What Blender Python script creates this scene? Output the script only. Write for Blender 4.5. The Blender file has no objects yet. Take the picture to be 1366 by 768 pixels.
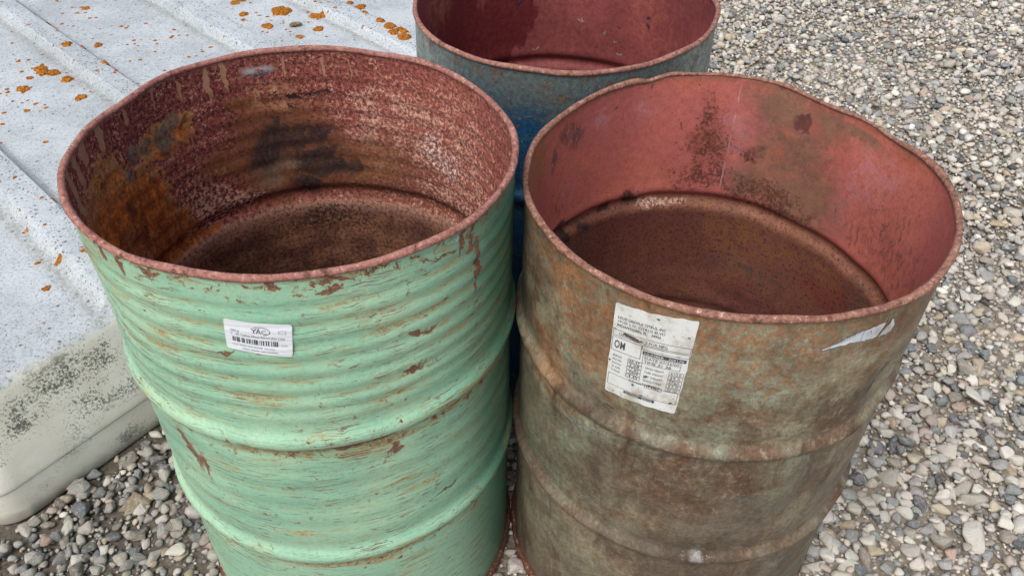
import bpy, bmesh, math, random
import numpy as np
from mathutils import Matrix, Vector, noise as mnoise

# ------------------------------------------------------------------ camera, sky, sun, exposure
scn = bpy.context.scene
COL = scn.collection
CAM_H, PITCH, ROLL, FPX = 1.4292, 0.7222, 0.0205, 1066.3
cd = bpy.data.cameras.new('camera'); cam = bpy.data.objects.new('camera', cd); COL.objects.link(cam)
cd.sensor_width = 36.0; cd.lens = FPX / 1366 * 36; cd.clip_end = 3000; cd.clip_start = 0.02
_fw = Vector((0, math.cos(PITCH), -math.sin(PITCH))); _r = Vector((1, 0, 0)); _u = _r.cross(_fw)
_r2 = _r * math.cos(ROLL) + _u * math.sin(ROLL); _u2 = _u * math.cos(ROLL) - _r * math.sin(ROLL)
cam.matrix_world = Matrix(((_r2.x, _u2.x, -_fw.x, 0), (_r2.y, _u2.y, -_fw.y, 0), (_r2.z, _u2.z, -_fw.z, CAM_H), (0, 0, 0, 1)))
scn.camera = cam

SUN_EL, SUN_DIR = math.radians(58), Vector((-0.50, -0.85, 0)).normalized()   # horizontal direction towards the sun
world = bpy.data.worlds.new('World'); scn.world = world; world.use_nodes = True
wn = world.node_tree; wn.nodes.clear()
sky = wn.nodes.new('ShaderNodeTexSky'); sky.sky_type = 'NISHITA'; sky.sun_disc = False
sky.sun_elevation = SUN_EL; sky.sun_rotation = math.atan2(SUN_DIR.x, SUN_DIR.y)
sky.dust_density = 4.0; sky.air_density = 1.0; sky.ozone_density = 1.0
hs = wn.nodes.new('ShaderNodeHueSaturation'); hs.inputs['Saturation'].default_value = 0.6
bg = wn.nodes.new('ShaderNodeBackground'); bg.inputs['Strength'].default_value = 0.13
wo = wn.nodes.new('ShaderNodeOutputWorld')
wn.links.new(sky.outputs[0], hs.inputs['Color']); wn.links.new(hs.outputs[0], bg.inputs['Color']); wn.links.new(bg.outputs[0], wo.inputs['Surface'])
sl = bpy.data.lights.new('sun', 'SUN'); sl.energy = 1.5; sl.angle = math.radians(34); sl.color = (1.0, 0.965, 0.91)
sun = bpy.data.objects.new('sun', sl); COL.objects.link(sun)
_sd = (SUN_DIR * math.cos(SUN_EL) + Vector((0, 0, math.sin(SUN_EL))))
sun.rotation_euler = _sd.to_track_quat('Z', 'Y').to_euler(); sun.location = _sd * 20
vs = scn.view_settings; vs.view_transform = 'Standard'; vs.look = 'None'; vs.exposure = 0.30; vs.gamma = 1.0; vs.use_curve_mapping = False
scn.render.engine = 'CYCLES'
scn.cycles.adaptive_threshold = 0.018; scn.cycles.max_bounces = 6; scn.cycles.diffuse_bounces = 4; scn.cycles.glossy_bounces = 2; scn.cycles.caustics_reflective = False; scn.cycles.caustics_refractive = False

rng = np.random.default_rng(7); random.seed(7)
PI = math.pi

# ------------------------------------------------------------------ node helpers
def lin(c):
    return tuple((x / 255 / 12.92) if x / 255 <= 0.04045 else ((x / 255 + 0.055) / 1.055) ** 2.4 for x in c) + (1.0,)

class Mat:
    def __init__(s, name):
        s.m = bpy.data.materials.new(name); s.m.use_nodes = True; s.t = s.m.node_tree; s.t.nodes.clear()
        s.out = s.t.nodes.new('ShaderNodeOutputMaterial'); s.b = s.t.nodes.new('ShaderNodeBsdfPrincipled')
        s.t.links.new(s.b.outputs[0], s.out.inputs['Surface'])
    def n(s, ty): return s.t.nodes.new(ty)
    def put(s, v, sock):
        if isinstance(v, bpy.types.NodeSocket): s.t.links.new(v, sock)
        elif isinstance(v, (tuple, list)) and len(v) == 4 and len(sock.default_value) == 3: sock.default_value = v[:3]
        else: sock.default_value = v
    def coord(s, w='Object'): return s.n('ShaderNodeTexCoord').outputs[w]
    def uv(s):
        return s.n('ShaderNodeUVMap').outputs[0]
    def math(s, op, a, b=0.0, clamp=False):
        x = s.n('ShaderNodeMath'); x.operation = op; x.use_clamp = clamp; s.put(a, x.inputs[0]); s.put(b, x.inputs[1]); return x.outputs[0]
    def mul(s, a, b): return s.math('MULTIPLY', a, b)
    def add(s, a, b): return s.math('ADD', a, b)
    def mx(s, *a):
        r = a[0]
        for b in a[1:]: r = s.math('MAXIMUM', r, b)
        return r
    def inv(s, a): return s.math('SUBTRACT', 1.0, a)
    def vm(s, op, a, b=(0, 0, 0)):
        x = s.n('ShaderNodeVectorMath'); x.operation = op; s.put(a, x.inputs[0]); s.put(b, x.inputs[1]); return x.outputs[0]
    def sc(s, v, sx, sy=None, sz=1.0):
        return s.vm('MULTIPLY', v, (sx, sx if sy is None else sy, sz))
    def noise(s, v, scale, detail=2.0, rough=0.5, dist=0.0, dim='3D', color=False):
        x = s.n('ShaderNodeTexNoise'); x.noise_dimensions = dim; s.put(v, x.inputs['Vector'])
        x.inputs['Scale'].default_value = scale; x.inputs['Detail'].default_value = detail
        x.inputs['Roughness'].default_value = rough; x.inputs['Distortion'].default_value = dist
        return x.outputs['Color' if color else 'Fac']
    def vor(s, v, scale, out='Distance', feature='F1', dim='3D', rand=1.0):
        x = s.n('ShaderNodeTexVoronoi'); x.voronoi_dimensions = dim; x.feature = feature; s.put(v, x.inputs['Vector'])
        x.inputs['Scale'].default_value = scale; x.inputs['Randomness'].default_value = rand
        return x.outputs[out]
    def ss(s, v, a, b):
        x = s.n('ShaderNodeMapRange'); x.interpolation_type = 'SMOOTHSTEP'; s.put(v, x.inputs['Value'])
        x.inputs['From Min'].default_value = a; x.inputs['From Max'].default_value = b; return x.outputs[0]
    def mix(s, f, a, b):
        x = s.n('ShaderNodeMix'); x.data_type = 'RGBA'; s.put(f, x.inputs[0]); s.put(a, x.inputs[6]); s.put(b, x.inputs[7]); return x.outputs[2]
    def mixf(s, f, a, b):
        x = s.n('ShaderNodeMix'); s.put(f, x.inputs[0]); s.put(a, x.inputs[2]); s.put(b, x.inputs[3]); return x.outputs[0]
    def xyz(s, v):
        x = s.n('ShaderNodeSeparateXYZ'); s.put(v, x.inputs[0]); return x.outputs
    def grain(s, col, n, lo=0.55, hi=1.5, a=0.36, b=0.64):
        x = s.n('ShaderNodeMapRange'); s.put(n, x.inputs['Value']); x.inputs['From Min'].default_value = a; x.inputs['From Max'].default_value = b; x.inputs['To Min'].default_value = lo; x.inputs['To Max'].default_value = hi
        y = s.n('ShaderNodeMix'); y.data_type = 'RGBA'; y.blend_type = 'MULTIPLY'; y.inputs[0].default_value = 1.0; s.put(col, y.inputs[6]); s.put(x.outputs[0], y.inputs[7]); return y.outputs[2]
    def warp(s, v, *layers):
        for lay in layers:
            scale, amt = lay[:2]; amy = lay[2] if len(lay) > 2 else amt
            c = s.noise(v, scale, 2.0, 0.6, dim='2D', color=True)
            o = s.vm('MULTIPLY', s.vm('SUBTRACT', c, (0.5, 0.5, 0.5)), (amt, amy, 0))
            v = s.vm('ADD', v, o)
        return v
    def blob(s, w, th, z, ru, rz, soft=0.3, rot=0.0):
        x = s.n('ShaderNodeMapping'); x.vector_type = 'TEXTURE'; s.put(w, x.inputs['Vector'])
        x.inputs['Location'].default_value = (math.radians(th) * 0.285, z, 0); x.inputs['Rotation'].default_value = (0, 0, rot)
        x.inputs['Scale'].default_value = (ru, rz, 1)
        d = s.n('ShaderNodeVectorMath'); d.operation = 'LENGTH'; s.t.links.new(x.outputs[0], d.inputs[0])
        return s.ss(d.outputs['Value'], 1 + soft, 1 - soft)
    def blobs(s, w, lst, soft=0.3):
        return s.mx(*[s.blob(w, *b[:4], soft=b[4] if len(b) > 4 else soft, rot=b[5] if len(b) > 5 else 0.0) for b in lst])
    def finish(s, col, rough=0.7, height=None, bump=0.3, dist=0.002, spec=0.4, metal=0.0):
        s.put(col, s.b.inputs['Base Color']); s.put(rough, s.b.inputs['Roughness']); s.b.inputs['Specular IOR Level'].default_value = spec
        s.put(metal, s.b.inputs['Metallic'])
        if height is not None:
            bp = s.n('ShaderNodeBump'); bp.inputs['Strength'].default_value = bump; bp.inputs['Distance'].default_value = dist
            s.put(height, bp.inputs['Height']); s.t.links.new(bp.outputs[0], s.b.inputs['Normal'])
        return s.m

# ------------------------------------------------------------------ object helpers
def link(name, me, mats=(), parent=None):
    o = bpy.data.objects.new(name, me); COL.objects.link(o)
    if me is not None:
        for m in mats: me.materials.append(m)
    if parent is not None: o.parent = parent
    return o
def tag(o, label=None, cat=None, group=None, kind=None):
    if label: o['label'] = label
    if cat: o['category'] = cat
    if group: o['group'] = group
    if kind: o['kind'] = kind
    return o
def mesh_np(name, V, F, smooth=True):
    """V (n,3), F (m,k) with k 3 or 4"""
    V = np.asarray(V, np.float32); F = np.asarray(F, np.int32); k = F.shape[1]
    me = bpy.data.meshes.new(name); me.vertices.add(len(V)); me.vertices.foreach_set('co', V.ravel())
    me.loops.add(F.size); me.loops.foreach_set('vertex_index', F.ravel())
    me.polygons.add(len(F)); me.polygons.foreach_set('loop_start', np.arange(0, F.size, k, dtype=np.int32))
    me.update(calc_edges=True)
    me.polygons.foreach_set('use_smooth', np.full(len(F), smooth))
    return me
def set_uv(me, UV):
    l = me.uv_layers.new(name='UVMap'); l.data.foreach_set('uv', np.asarray(UV, np.float32).ravel())

# ------------------------------------------------------------------ materials: slab and ground
def mat_slab():
    s = Mat('weathered_fibreglass'); v = s.coord(); x, y, z = s.xyz(v)
    n1 = s.noise(v, 5, 4, 0.6); n2 = s.noise(v, 40, 4, 0.65); n3 = s.noise(v, 190, 5, 0.86); n4 = s.noise(v, 110, 5, 0.78)
    col = s.mix(s.ss(n1, 0.35, 0.7), lin((194, 201, 206)), lin((172, 180, 185)))
    col = s.mix(s.mul(s.ss(n4, 0.48, 0.66), s.mul(s.ss(n1, 0.25, 0.6), 0.8)), col, lin((150, 153, 152)))
    col = s.mix(s.mul(s.ss(n3, 0.52, 0.62), 0.8), col, lin((112, 117, 119)))
    # dark grime specks
    vd = s.vor(v, 150); vc = s.vor(v, 150, 'Color'); r = s.xyz(vc)[0]
    spk = s.mul(s.ss(vd, 0.34, 0.16), s.ss(s.add(r, s.mul(s.ss(n2, 0.4, 0.7), 0.32)), 0.74, 0.80))
    vd2 = s.vor(v, 62); r2 = s.xyz(s.vor(v, 62, 'Color'))[1]
    spk2 = s.mul(s.ss(s.add(vd2, s.mul(n4, 0.3)), 0.42, 0.3), s.ss(r2, 0.80, 0.86))
    col = s.mix(s.mul(s.mx(spk, spk2), 0.85), col, lin((74, 76, 72)))
    ra = s.n('ShaderNodeAttribute'); ra.attribute_name = 'rib'; rb = s.n('ShaderNodeAttribute'); rb.attribute_name = 'rib_base'
    vd3 = s.vor(v, 105); r3 = s.xyz(s.vor(v, 105, 'Color'))[2]
    spk3 = s.mul(s.mul(s.ss(s.add(vd3, s.mul(n4, 0.3)), 0.52, 0.38), s.ss(r3, 0.72, 0.80)), ra.outputs['Fac'])
    col = s.mix(s.mul(spk3, 0.85), col, lin((70, 74, 74)))
    col = s.mix(s.mul(s.mul(rb.outputs['Fac'], s.ss(n4, 0.30, 0.62)), 0.62), col, lin((128, 124, 110)))
    # side walls: beige dirt film, mildew
    ng = s.noise(v, 14, 3, 0.6)
    side = s.ss(s.add(z, s.mul(s.math('SUBTRACT', ng, 0.5), 0.035)), 0.300, 0.283)
    dirt = s.mix(s.ss(s.noise(v, 9, 5, 0.65), 0.35, 0.68), lin((245, 242, 233)), lin((230, 224, 210)))
    col = s.mix(s.mul(side, 0.93), col, dirt)
    m1 = s.noise(s.sc(v, 1, 1, 1.4), 10, 3, 0.6); m2 = s.noise(v, 190, 5, 0.8)
    band = s.mul(s.ss(z, 0.09, 0.16), s.ss(z, 0.30, 0.27))
    mild = s.mul(s.mul(s.ss(s.add(m2, s.mul(m1, 0.75)), 0.90, 0.99), side), s.mx(band, s.mul(s.ss(m1, 0.45, 0.7), 0.8)))
    mild2 = s.mul(s.mul(side, s.ss(m2, 0.60, 0.68)), s.ss(m1, 0.32, 0.6))
    col = s.mix(s.mul(s.mx(mild, s.mul(mild2, 0.75)), 0.85), col, lin((58, 60, 50)))
    low = s.mul(s.ss(s.add(z, s.mul(s.math('SUBTRACT', m1, 0.5), 0.06)), 0.035, 0.0), 0.7)
    col = s.mix(low, col, lin((120, 112, 92)))
    return s.finish(col, s.mixf(side, 0.5, 0.6), n3, 0.2, 0.0015, 0.35)
def mat_lichen():
    s = Mat('orange_lichen'); v = s.coord(); n = s.noise(v, 160, 3, 0.7)
    col = s.mix(s.ss(n, 0.38, 0.62), lin((190, 122, 46)), lin((118, 72, 28)))
    col = s.mix(s.ss(s.noise(v, 260, 4, 0.8), 0.54, 0.66), col, lin((84, 60, 36)))
    return s.finish(col, 0.95, s.noise(v, 220, 3, 0.7), 0.8, 0.002, 0.1)
def mat_ground():
    s = Mat('gravel_dirt'); v = s.coord()
    n1 = s.noise(v, 3, 4, 0.6); n2 = s.noise(v, 60, 5, 0.7)
    vc = s.vor(v, 95, 'Color'); vd = s.vor(v, 95); g = s.xyz(vc)
    col = s.mix(s.ss(n2, 0.3, 0.7), lin((112, 103, 91)), lin((150, 139, 124)))
    st = s.mix(g[0], lin((128, 125, 120)), lin((186, 178, 165)))
    col = s.mix(s.mul(s.ss(vd, 0.55, 0.35), s.ss(g[1], 0.35, 0.5)), col, st)
    vc2 = s.vor(v, 38, 'Color'); vd2 = s.vor(v, 38); g2 = s.xyz(vc2)
    far = s.ss(s.vm('LENGTH', v) if False else s.math('ABSOLUTE', s.xyz(v)[1]), 4.4, 4.9)
    st2 = s.mix(g2[0], lin((110, 112, 112)), lin((200, 192, 178)))
    col = s.mix(s.mul(far, s.ss(vd2, 0.6, 0.4)), col, st2)
    col = s.mix(s.mul(s.ss(n1, 0.5, 0.75), 0.3), col, lin((112, 104, 94)))
    gx, gy, _g = s.xyz(v); dark_mask = s.mul(s.ss(s.add(gx, s.mul(n1, 0.2)), 0.0, -0.25), s.ss(s.add(gy, s.mul(n1, 0.3)), 2.0, 1.5)); col = s.mix(s.mul(dark_mask, 0.7), col, lin((72, 66, 60)))  # ground colour gets darker towards the near left
    h = s.add(s.mul(s.ss(vd, 0.6, 0.1), 0.5), s.add(n2, s.mul(s.mul(far, s.ss(vd2, 0.7, 0.1)), 2)))
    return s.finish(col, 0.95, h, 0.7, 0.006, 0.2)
def mat_stone(single):
    s = Mat('single_stone' if single else 'loose_stones')
    if single:
        base = s.n('ShaderNodeObjectInfo').outputs['Color']; v = s.coord(); k = 1.0
        rr = s.n('ShaderNodeObjectInfo').outputs['Random']; v = s.vm('ADD', v, s.vm('MULTIPLY', s.n('ShaderNodeObjectInfo').outputs['Location'], (31, 17, 13))); k = 0.03
    else:
        a = s.n('ShaderNodeAttribute'); a.attribute_name = 'stone_color'; base = a.outputs['Color']; v = s.coord(); k = 1.0
    n1 = s.noise(v, 70 * k, 3, 0.6); n2 = s.noise(v, 420 * k, 2, 0.6)
    col = s.mix(s.mul(s.ss(n1, 0.42, 0.68), 0.30), base, lin((206, 198, 184)))
    col = s.mix(s.mul(s.ss(n2, 0.56, 0.70), 0.42), col, lin((78, 74, 70)))
    col = s.mix(s.mul(s.ss(n2, 0.42, 0.32), 0.30), col, lin((214, 208, 196)))
    return s.finish(col, 0.85, s.add(n1, s.mul(n2, 0.4)), 0.35, 0.003 / (1 if not single else 0.05), 0.25)

# ------------------------------------------------------------------ materials: barrels
def mat_green_out():
    s = Mat('mint_paint_worn'); uv = s.uv(); u, z, _ = s.xyz(uv)
    w = s.warp(uv, (9, 0.05), (60, 0.012)); wh = s.warp(uv, (7, 0.06, 0.010), (45, 0.014, 0.004))
    n1 = s.noise(w, 7, 4, 0.6, dim='2D'); n2 = s.noise(uv, 150, 6, 0.85, dim='2D')
    hst = s.noise(s.sc(wh, 8, 42), 1.0, 6, 0.70, dim='2D')
    col = s.mix(s.ss(n1, 0.35, 0.65), lin((148, 196, 166)), lin((166, 204, 172)))
    col = s.mix(s.mul(s.ss(s.noise(w, 3.2, 3, 0.6, dim='2D'), 0.46, 0.64), 0.35), col, lin((132, 178, 154)))
    right_zone = s.ss(s.add(u, s.mul(s.math('SUBTRACT', n1, 0.5), 0.05)), math.radians(-52) * 0.285, math.radians(-18) * 0.285)
    col = s.mix(s.mul(right_zone, 0.92), col, lin((66, 122, 98)))  # paint turns a darker green towards the barrel's right side
    rid = s.mx(s.ss(s.math('ABSOLUTE', s.math('SUBTRACT', z, 0.580)), 0.032, 0.004), s.ss(s.math('ABSOLUTE', s.math('SUBTRACT', z, 0.308)), 0.032, 0.004))
    rip = s.mul(s.ss(s.math('SINE', s.mul(s.math('SUBTRACT', z, 0.635), 2 * PI / 0.0286)), 0.0, -0.9), s.mul(s.ss(z, 0.62, 0.66), s.ss(z, 0.86, 0.82)))
    # tan film, strongest in the ripples and beside the hoops
    gf = s.add(s.add(hst, s.mul(rid, 0.16)), s.add(s.mul(rip, 0.10), s.mul(s.ss(z, 0.84, 0.875), 0.07)))
    grime = s.mul(s.ss(gf, 0.53, 0.70), s.mixf(right_zone, 1.0, 0.35))
    col = s.mix(s.mul(grime, s.mul(s.ss(n2, 0.34, 0.56), 0.85)), col, lin((170, 166, 118)))
    yel = s.mul(s.mul(s.ss(gf, 0.61, 0.72), s.ss(n2, 0.42, 0.58)), s.mixf(right_zone, 1.0, 0.4)); col = s.mix(s.mul(yel, 0.8), col, lin((152, 116, 72)))
    rub = s.mul(s.ss(s.noise(s.sc(wh, 8, 90), 1.3, 5, 0.7, dim='2D'), 0.60, 0.70), 0.35); col = s.mix(rub, col, lin((84, 132, 108)))
    pale = s.mul(s.ss(s.noise(s.sc(wh, 6, 110), 2.1, 5, 0.7, dim='2D'), 0.62, 0.72), 0.25); col = s.mix(pale, col, lin((182, 212, 186)))
    # scratches
    pat = s.ss(s.noise(uv, 8, 3, 0.6, dim='2D'), 0.40, 0.60); pat2 = s.ss(s.noise(uv, 17, 3, 0.6, dim='2D'), 0.46, 0.64)
    w2 = s.warp(uv, (14, 0.03, 0.012), (90, 0.006, 0.003))
    sc1 = s.mul(s.ss(s.noise(s.sc(w2, 15, 430), 1.0, 2, 0.5, dim='2D'), 0.625, 0.67), pat)
    sc2 = s.mul(s.ss(s.noise(s.sc(w2, 34, 170), 1.0, 5, 0.72, dim='2D'), 0.595, 0.635), pat2)
    rotv = s.n('ShaderNodeMapping'); s.put(w2, rotv.inputs['Vector']); rotv.inputs['Rotation'].default_value = (0, 0, -0.45); rotv.inputs['Scale'].default_value = (15, 400, 1)
    sc3 = s.mul(s.ss(s.noise(rotv.outputs[0], 1.0, 2, 0.5, dim='2D'), 0.68, 0.72), s.ss(s.noise(uv, 6, 2, dim='2D'), 0.46, 0.60))
    rv2 = s.n('ShaderNodeMapping'); s.put(w2, rv2.inputs['Vector']); rv2.inputs['Rotation'].default_value = (0, 0, 0.30); rv2.inputs['Scale'].default_value = (17, 380, 1)
    sc4 = s.mul(s.ss(s.noise(rv2.outputs[0], 1.0, 2, 0.5, dim='2D'), 0.69, 0.73), s.ss(s.noise(uv, 5, 2, dim='2D'), 0.54, 0.44))
    # rust chips near the rim, the hoops and at named places
    chip_n = s.noise(w, 62, 6, 0.74, dim='2D')
    near = s.mx(s.ss(z, 0.836, 0.872), s.mul(rid, 0.75))
    chips = s.ss(s.add(chip_n, s.mul(near, 0.13)), 0.665, 0.70)
    wb = s.warp(uv, (30, 0.03), (140, 0.012))
    named = s.blobs(wb, [(-45, 0.843, 0.030, 0.003, 0.5, -0.12), (-38, 0.853, 0.005, 0.026), (-34, 0.86, 0.004, 0.035), (-72, 0.848, 0.016, 0.006), (-70, 0.862, 0.025, 0.005),
                         (-70, 0.585, 0.05, 0.007), (-54, 0.688, 0.014, 0.005), (-124, 0.515, 0.012, 0.045, 0.6, 0.35), (-119, 0.50, 0.009, 0.03, 0.6, 0.3), (-84, 0.866, 0.008, 0.012),
                         (-62, 0.55, 0.010, 0.008), (-98, 0.757, 0.012, 0.005), (-129, 0.86, 0.005, 0.016), (-122, 0.855, 0.004, 0.014), (-113, 0.862, 0.012, 0.004),
                         (-50, 0.745, 0.02, 0.0035, 0.5, -0.1), (-33, 0.80, 0.003, 0.05), (-47, 0.40, 0.03, 0.004, 0.5, 0.2)], 0.6)
    named = s.ss(s.add(named, s.mul(s.math('SUBTRACT', n2, 0.5), 2.2)), 0.45, 0.75)
    rust = s.mx(chips, named, s.mul(sc1, 0.85), s.mul(sc2, 0.85), s.mul(sc3, 0.85), s.mul(sc4, 0.8))
    rcol = s.mix(s.ss(n2, 0.40, 0.60), lin((92, 50, 40)), lin((142, 90, 66)))
    halo = s.mul(s.ss(s.add(chip_n, s.mul(near, 0.13)), 0.60, 0.67), 0.5); col = s.mix(halo, col, lin((158, 132, 92)))
    col = s.mix(s.mul(rust, 0.93), col, rcol)
    low = s.mul(s.ss(s.add(z, s.mul(n1, 0.05)), 0.075, 0.02), 0.8); col = s.mix(low, col, lin((112, 66, 50)))
    wh_ = s.ss(s.noise(uv, 95, 3, 0.6, dim='2D'), 0.765, 0.80); col = s.mix(s.mul(wh_, 0.6), col, lin((214, 216, 206)))
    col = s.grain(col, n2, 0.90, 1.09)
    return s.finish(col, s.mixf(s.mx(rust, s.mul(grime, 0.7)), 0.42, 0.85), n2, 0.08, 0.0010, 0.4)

def mat_green_in():
    s = Mat('maroon_primer_rusted'); uv = s.uv(); u, z, _ = s.xyz(uv)
    w = s.warp(uv, (11, 0.05), (60, 0.016), (220, 0.005))
    nl = s.noise(uv, 9, 4, 0.6, dim='2D'); nm = s.noise(w, 60, 4, 0.7, dim='2D'); nf = s.noise(uv, 150, 6, 0.86, dim='2D'); nf2 = s.noise(uv, 380, 3, 0.7, dim='2D')
    col = s.mix(s.ss(nl, 0.35, 0.65), lin((122, 60, 56)), lin((142, 80, 70)))
    col = s.mix(s.mul(s.ss(nf, 0.50, 0.42), 0.75), col, lin((82, 38, 38)))
    rightside = s.blob(w, 50, 0.74, 0.20, 0.14, 0.6)
    col = s.mix(s.mul(rightside, 0.40), col, lin((186, 112, 96)))  # lighter pink on the right: own tone plus some light painted in
    # brown lower right
    lowr = s.blobs(w, [(75, 0.64, 0.13, 0.07), (60, 0.60, 0.12, 0.05)], 0.6)
    col = s.mix(s.mul(lowr, 0.6), col, lin((112, 72, 56)))
    # pale speckle
    patchy = s.noise(w, 26, 4, 0.7, dim='2D')
    dens = s.add(s.mul(s.math('SUBTRACT', patchy, 0.5), 0.30), s.mul(s.blobs(w, [(55, 0.715, 0.11, 0.06), (80, 0.70, 0.08, 0.07), (142, 0.655, 0.05, 0.05), (132, 0.63, 0.05, 0.03), (70, 0.76, 0.12, 0.06), (45, 0.70, 0.10, 0.10)], 0.8), 0.085)); dens = s.add(dens, 0.04)
    sp = s.ss(s.add(nf, dens), 0.615, 0.70)
    sp2 = s.mul(s.ss(nf2, 0.62, 0.68), 0.5)
    col = s.mix(s.mul(s.mx(sp, sp2), 0.85), col, s.mix(nm, lin((204, 154, 128)), lin((194, 168, 154))))
    # orange rust sheet on the left, with tan border
    orl = [(166, 0.70, 0.055, 0.075), (152, 0.785, 0.040, 0.026), (144, 0.79, 0.028, 0.022), (178, 0.77, 0.045, 0.055), (159, 0.62, 0.055, 0.06), (149, 0.585, 0.05, 0.02), (188, 0.72, 0.06, 0.09)]
    om = s.n('ShaderNodeMath'); om.operation = 'ADD'; s.put(s.blobs(w, orl, 0.8), om.inputs[0]); s.put(s.add(s.mul(s.math('SUBTRACT', nm, 0.5), 0.8), s.mul(s.math('SUBTRACT', nf, 0.5), 0.9)), om.inputs[1]); om = om.outputs[0]
    orange = s.ss(om, 0.42, 0.56)
    vst = s.noise(s.sc(w, 60, 16), 1.0, 4, 0.6, dim='2D')
    oc = s.mix(s.ss(vst, 0.35, 0.62), lin((206, 120, 52)), lin((146, 80, 40)))
    oc = s.mix(s.mul(s.ss(s.noise(s.sc(w, 34, 14), 1.7, 4, 0.6, dim='2D'), 0.52, 0.68), 0.8), oc, lin((80, 54, 42)))
    oc = s.mix(s.mul(s.blobs(w, [(160, 0.62, 0.07, 0.06), (172, 0.66, 0.05, 0.06)], 0.6), 0.5), oc, lin((104, 56, 38)))
    oc = s.mix(s.mul(s.ss(z, 0.73, 0.80), s.mul(s.ss(nm, 0.4, 0.6), 0.9)), oc, lin((166, 124, 84)))
    col = s.mix(orange, col, oc)
    edge = s.mul(s.ss(om, 0.36, 0.46), s.ss(om, 0.66, 0.5)); col = s.mix(s.mul(edge, 0.7), col, lin((170, 122, 84)))
    grey = s.blobs(w, [(163, 0.80, 0.016, 0.016), (149, 0.788, 0.018, 0.014), (145, 0.802, 0.012, 0.012), (157, 0.79, 0.014, 0.012), (168, 0.775, 0.010, 0.014)], 0.9)
    grey = s.ss(s.add(grey, s.mul(s.math('SUBTRACT', nf, 0.5), 1.6)), 0.35, 0.7)
    col = s.mix(s.mul(grey, 0.8), col, s.mix(nm, lin((84, 80, 76)), lin((128, 116, 100))))
    # burnt patch in the middle of the back
    halo = s.blobs(w, [(112, 0.735, 0.085, 0.065), (104, 0.67, 0.095, 0.07), (118, 0.65, 0.05, 0.06), (122, 0.79, 0.03, 0.02), (130, 0.70, 0.05, 0.03), (85, 0.66, 0.08, 0.05)], 0.9)
    hal = s.ss(s.add(halo, s.add(s.mul(s.math('SUBTRACT', nm, 0.5), 1.2), s.mul(s.math('SUBTRACT', nf, 0.5), 2.0))), 0.35, 0.75)
    col = s.mix(s.mul(hal, 0.75), col, s.mix(s.ss(nf, 0.4, 0.6), lin((150, 94, 54)), lin((104, 66, 48))))
    blk = s.blobs(w, [(103, 0.668, 0.048, 0.040), (112, 0.712, 0.058, 0.036), (95, 0.655, 0.045, 0.020), (106, 0.62, 0.035, 0.025), (118, 0.69, 0.03, 0.05), (100, 0.72, 0.03, 0.02)], 0.95)
    blk = s.ss(s.add(blk, s.add(s.mul(s.math('SUBTRACT', nm, 0.5), 1.7), s.mul(s.math('SUBTRACT', nf, 0.5), 3.0))), 0.34, 0.80)
    col = s.mix(s.mul(blk, 0.93), col, s.mix(s.ss(nf, 0.35, 0.65), lin((34, 28, 32)), lin((58, 46, 44))))
    gtan = s.blobs(w, [(119, 0.645, 0.018, 0.024), (112, 0.665, 0.02, 0.012)], 0.9); col = s.mix(s.mul(gtan, 0.55), col, lin((138, 116, 98)))
    dash = s.mul(s.blobs(w, [(103, 0.798, 0.055, 0.0055), (112, 0.803, 0.012, 0.006), (107, 0.777, 0.007, 0.005)], 0.4), s.ss(s.noise(s.sc(w, 60, 90), 1, 2, dim='2D'), 0.42, 0.55))
    col = s.mix(s.mul(s.blobs(w, [(112, 0.80, 0.04, 0.025)], 0.6), s.mul(s.ss(nm, 0.45, 0.6), 0.8)), col, lin((186, 140, 104)))
    col = s.mix(dash, col, lin((52, 42, 38)))
    wsp = s.mul(s.blobs(w, [(150, 0.61, 0.012, 0.007), (132, 0.617, 0.04, 0.007), (57, 0.72, 0.02, 0.03), (50, 0.70, 0.018, 0.03)], 0.6), s.ss(nf, 0.5, 0.6))
    col = s.mix(wsp, col, lin((214, 202, 194)))
    # second tier below the hoop
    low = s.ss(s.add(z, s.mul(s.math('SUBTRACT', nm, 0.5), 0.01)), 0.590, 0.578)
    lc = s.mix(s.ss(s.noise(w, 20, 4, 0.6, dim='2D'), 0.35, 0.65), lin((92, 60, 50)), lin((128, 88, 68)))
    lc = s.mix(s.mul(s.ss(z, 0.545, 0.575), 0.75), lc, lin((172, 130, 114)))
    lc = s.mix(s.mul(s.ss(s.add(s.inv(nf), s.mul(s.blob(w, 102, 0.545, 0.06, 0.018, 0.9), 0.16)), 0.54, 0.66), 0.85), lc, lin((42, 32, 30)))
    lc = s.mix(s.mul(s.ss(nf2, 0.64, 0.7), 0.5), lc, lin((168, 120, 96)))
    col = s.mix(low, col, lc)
    top = s.ss(z, 0.862, 0.872); col = s.mix(s.mul(top, 0.6), col, lin((176, 118, 108)))
    col = s.grain(col, nf, 0.50, 1.55, 0.38, 0.62)
    # peeled drips below the rim
    wd = s.warp(uv, (40, 0.012), (160, 0.004))
    drips = s.blobs(wd, [(131.5, 0.840, 0.0048, 0.030), (126, 0.846, 0.0042, 0.026), (140.5, 0.845, 0.0035, 0.016), (173, 0.853, 0.008, 0.024), (182, 0.862, 0.009, 0.026), (188, 0.845, 0.007, 0.035),
                         (107, 0.845, 0.0022, 0.020), (95, 0.842, 0.003, 0.016), (86, 0.832, 0.0015, 0.02), (162, 0.855, 0.004, 0.014), (150, 0.858, 0.002, 0.02), (195, 0.84, 0.01, 0.05)], 0.35)
    col = s.mix(s.mul(s.ss(s.add(drips, s.mul(s.math('SUBTRACT', nf, 0.5), 1.2)), 0.3, 0.6), 0.92), col, s.mix(nm, lin((150, 104, 80)), lin((188, 150, 122))))
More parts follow.
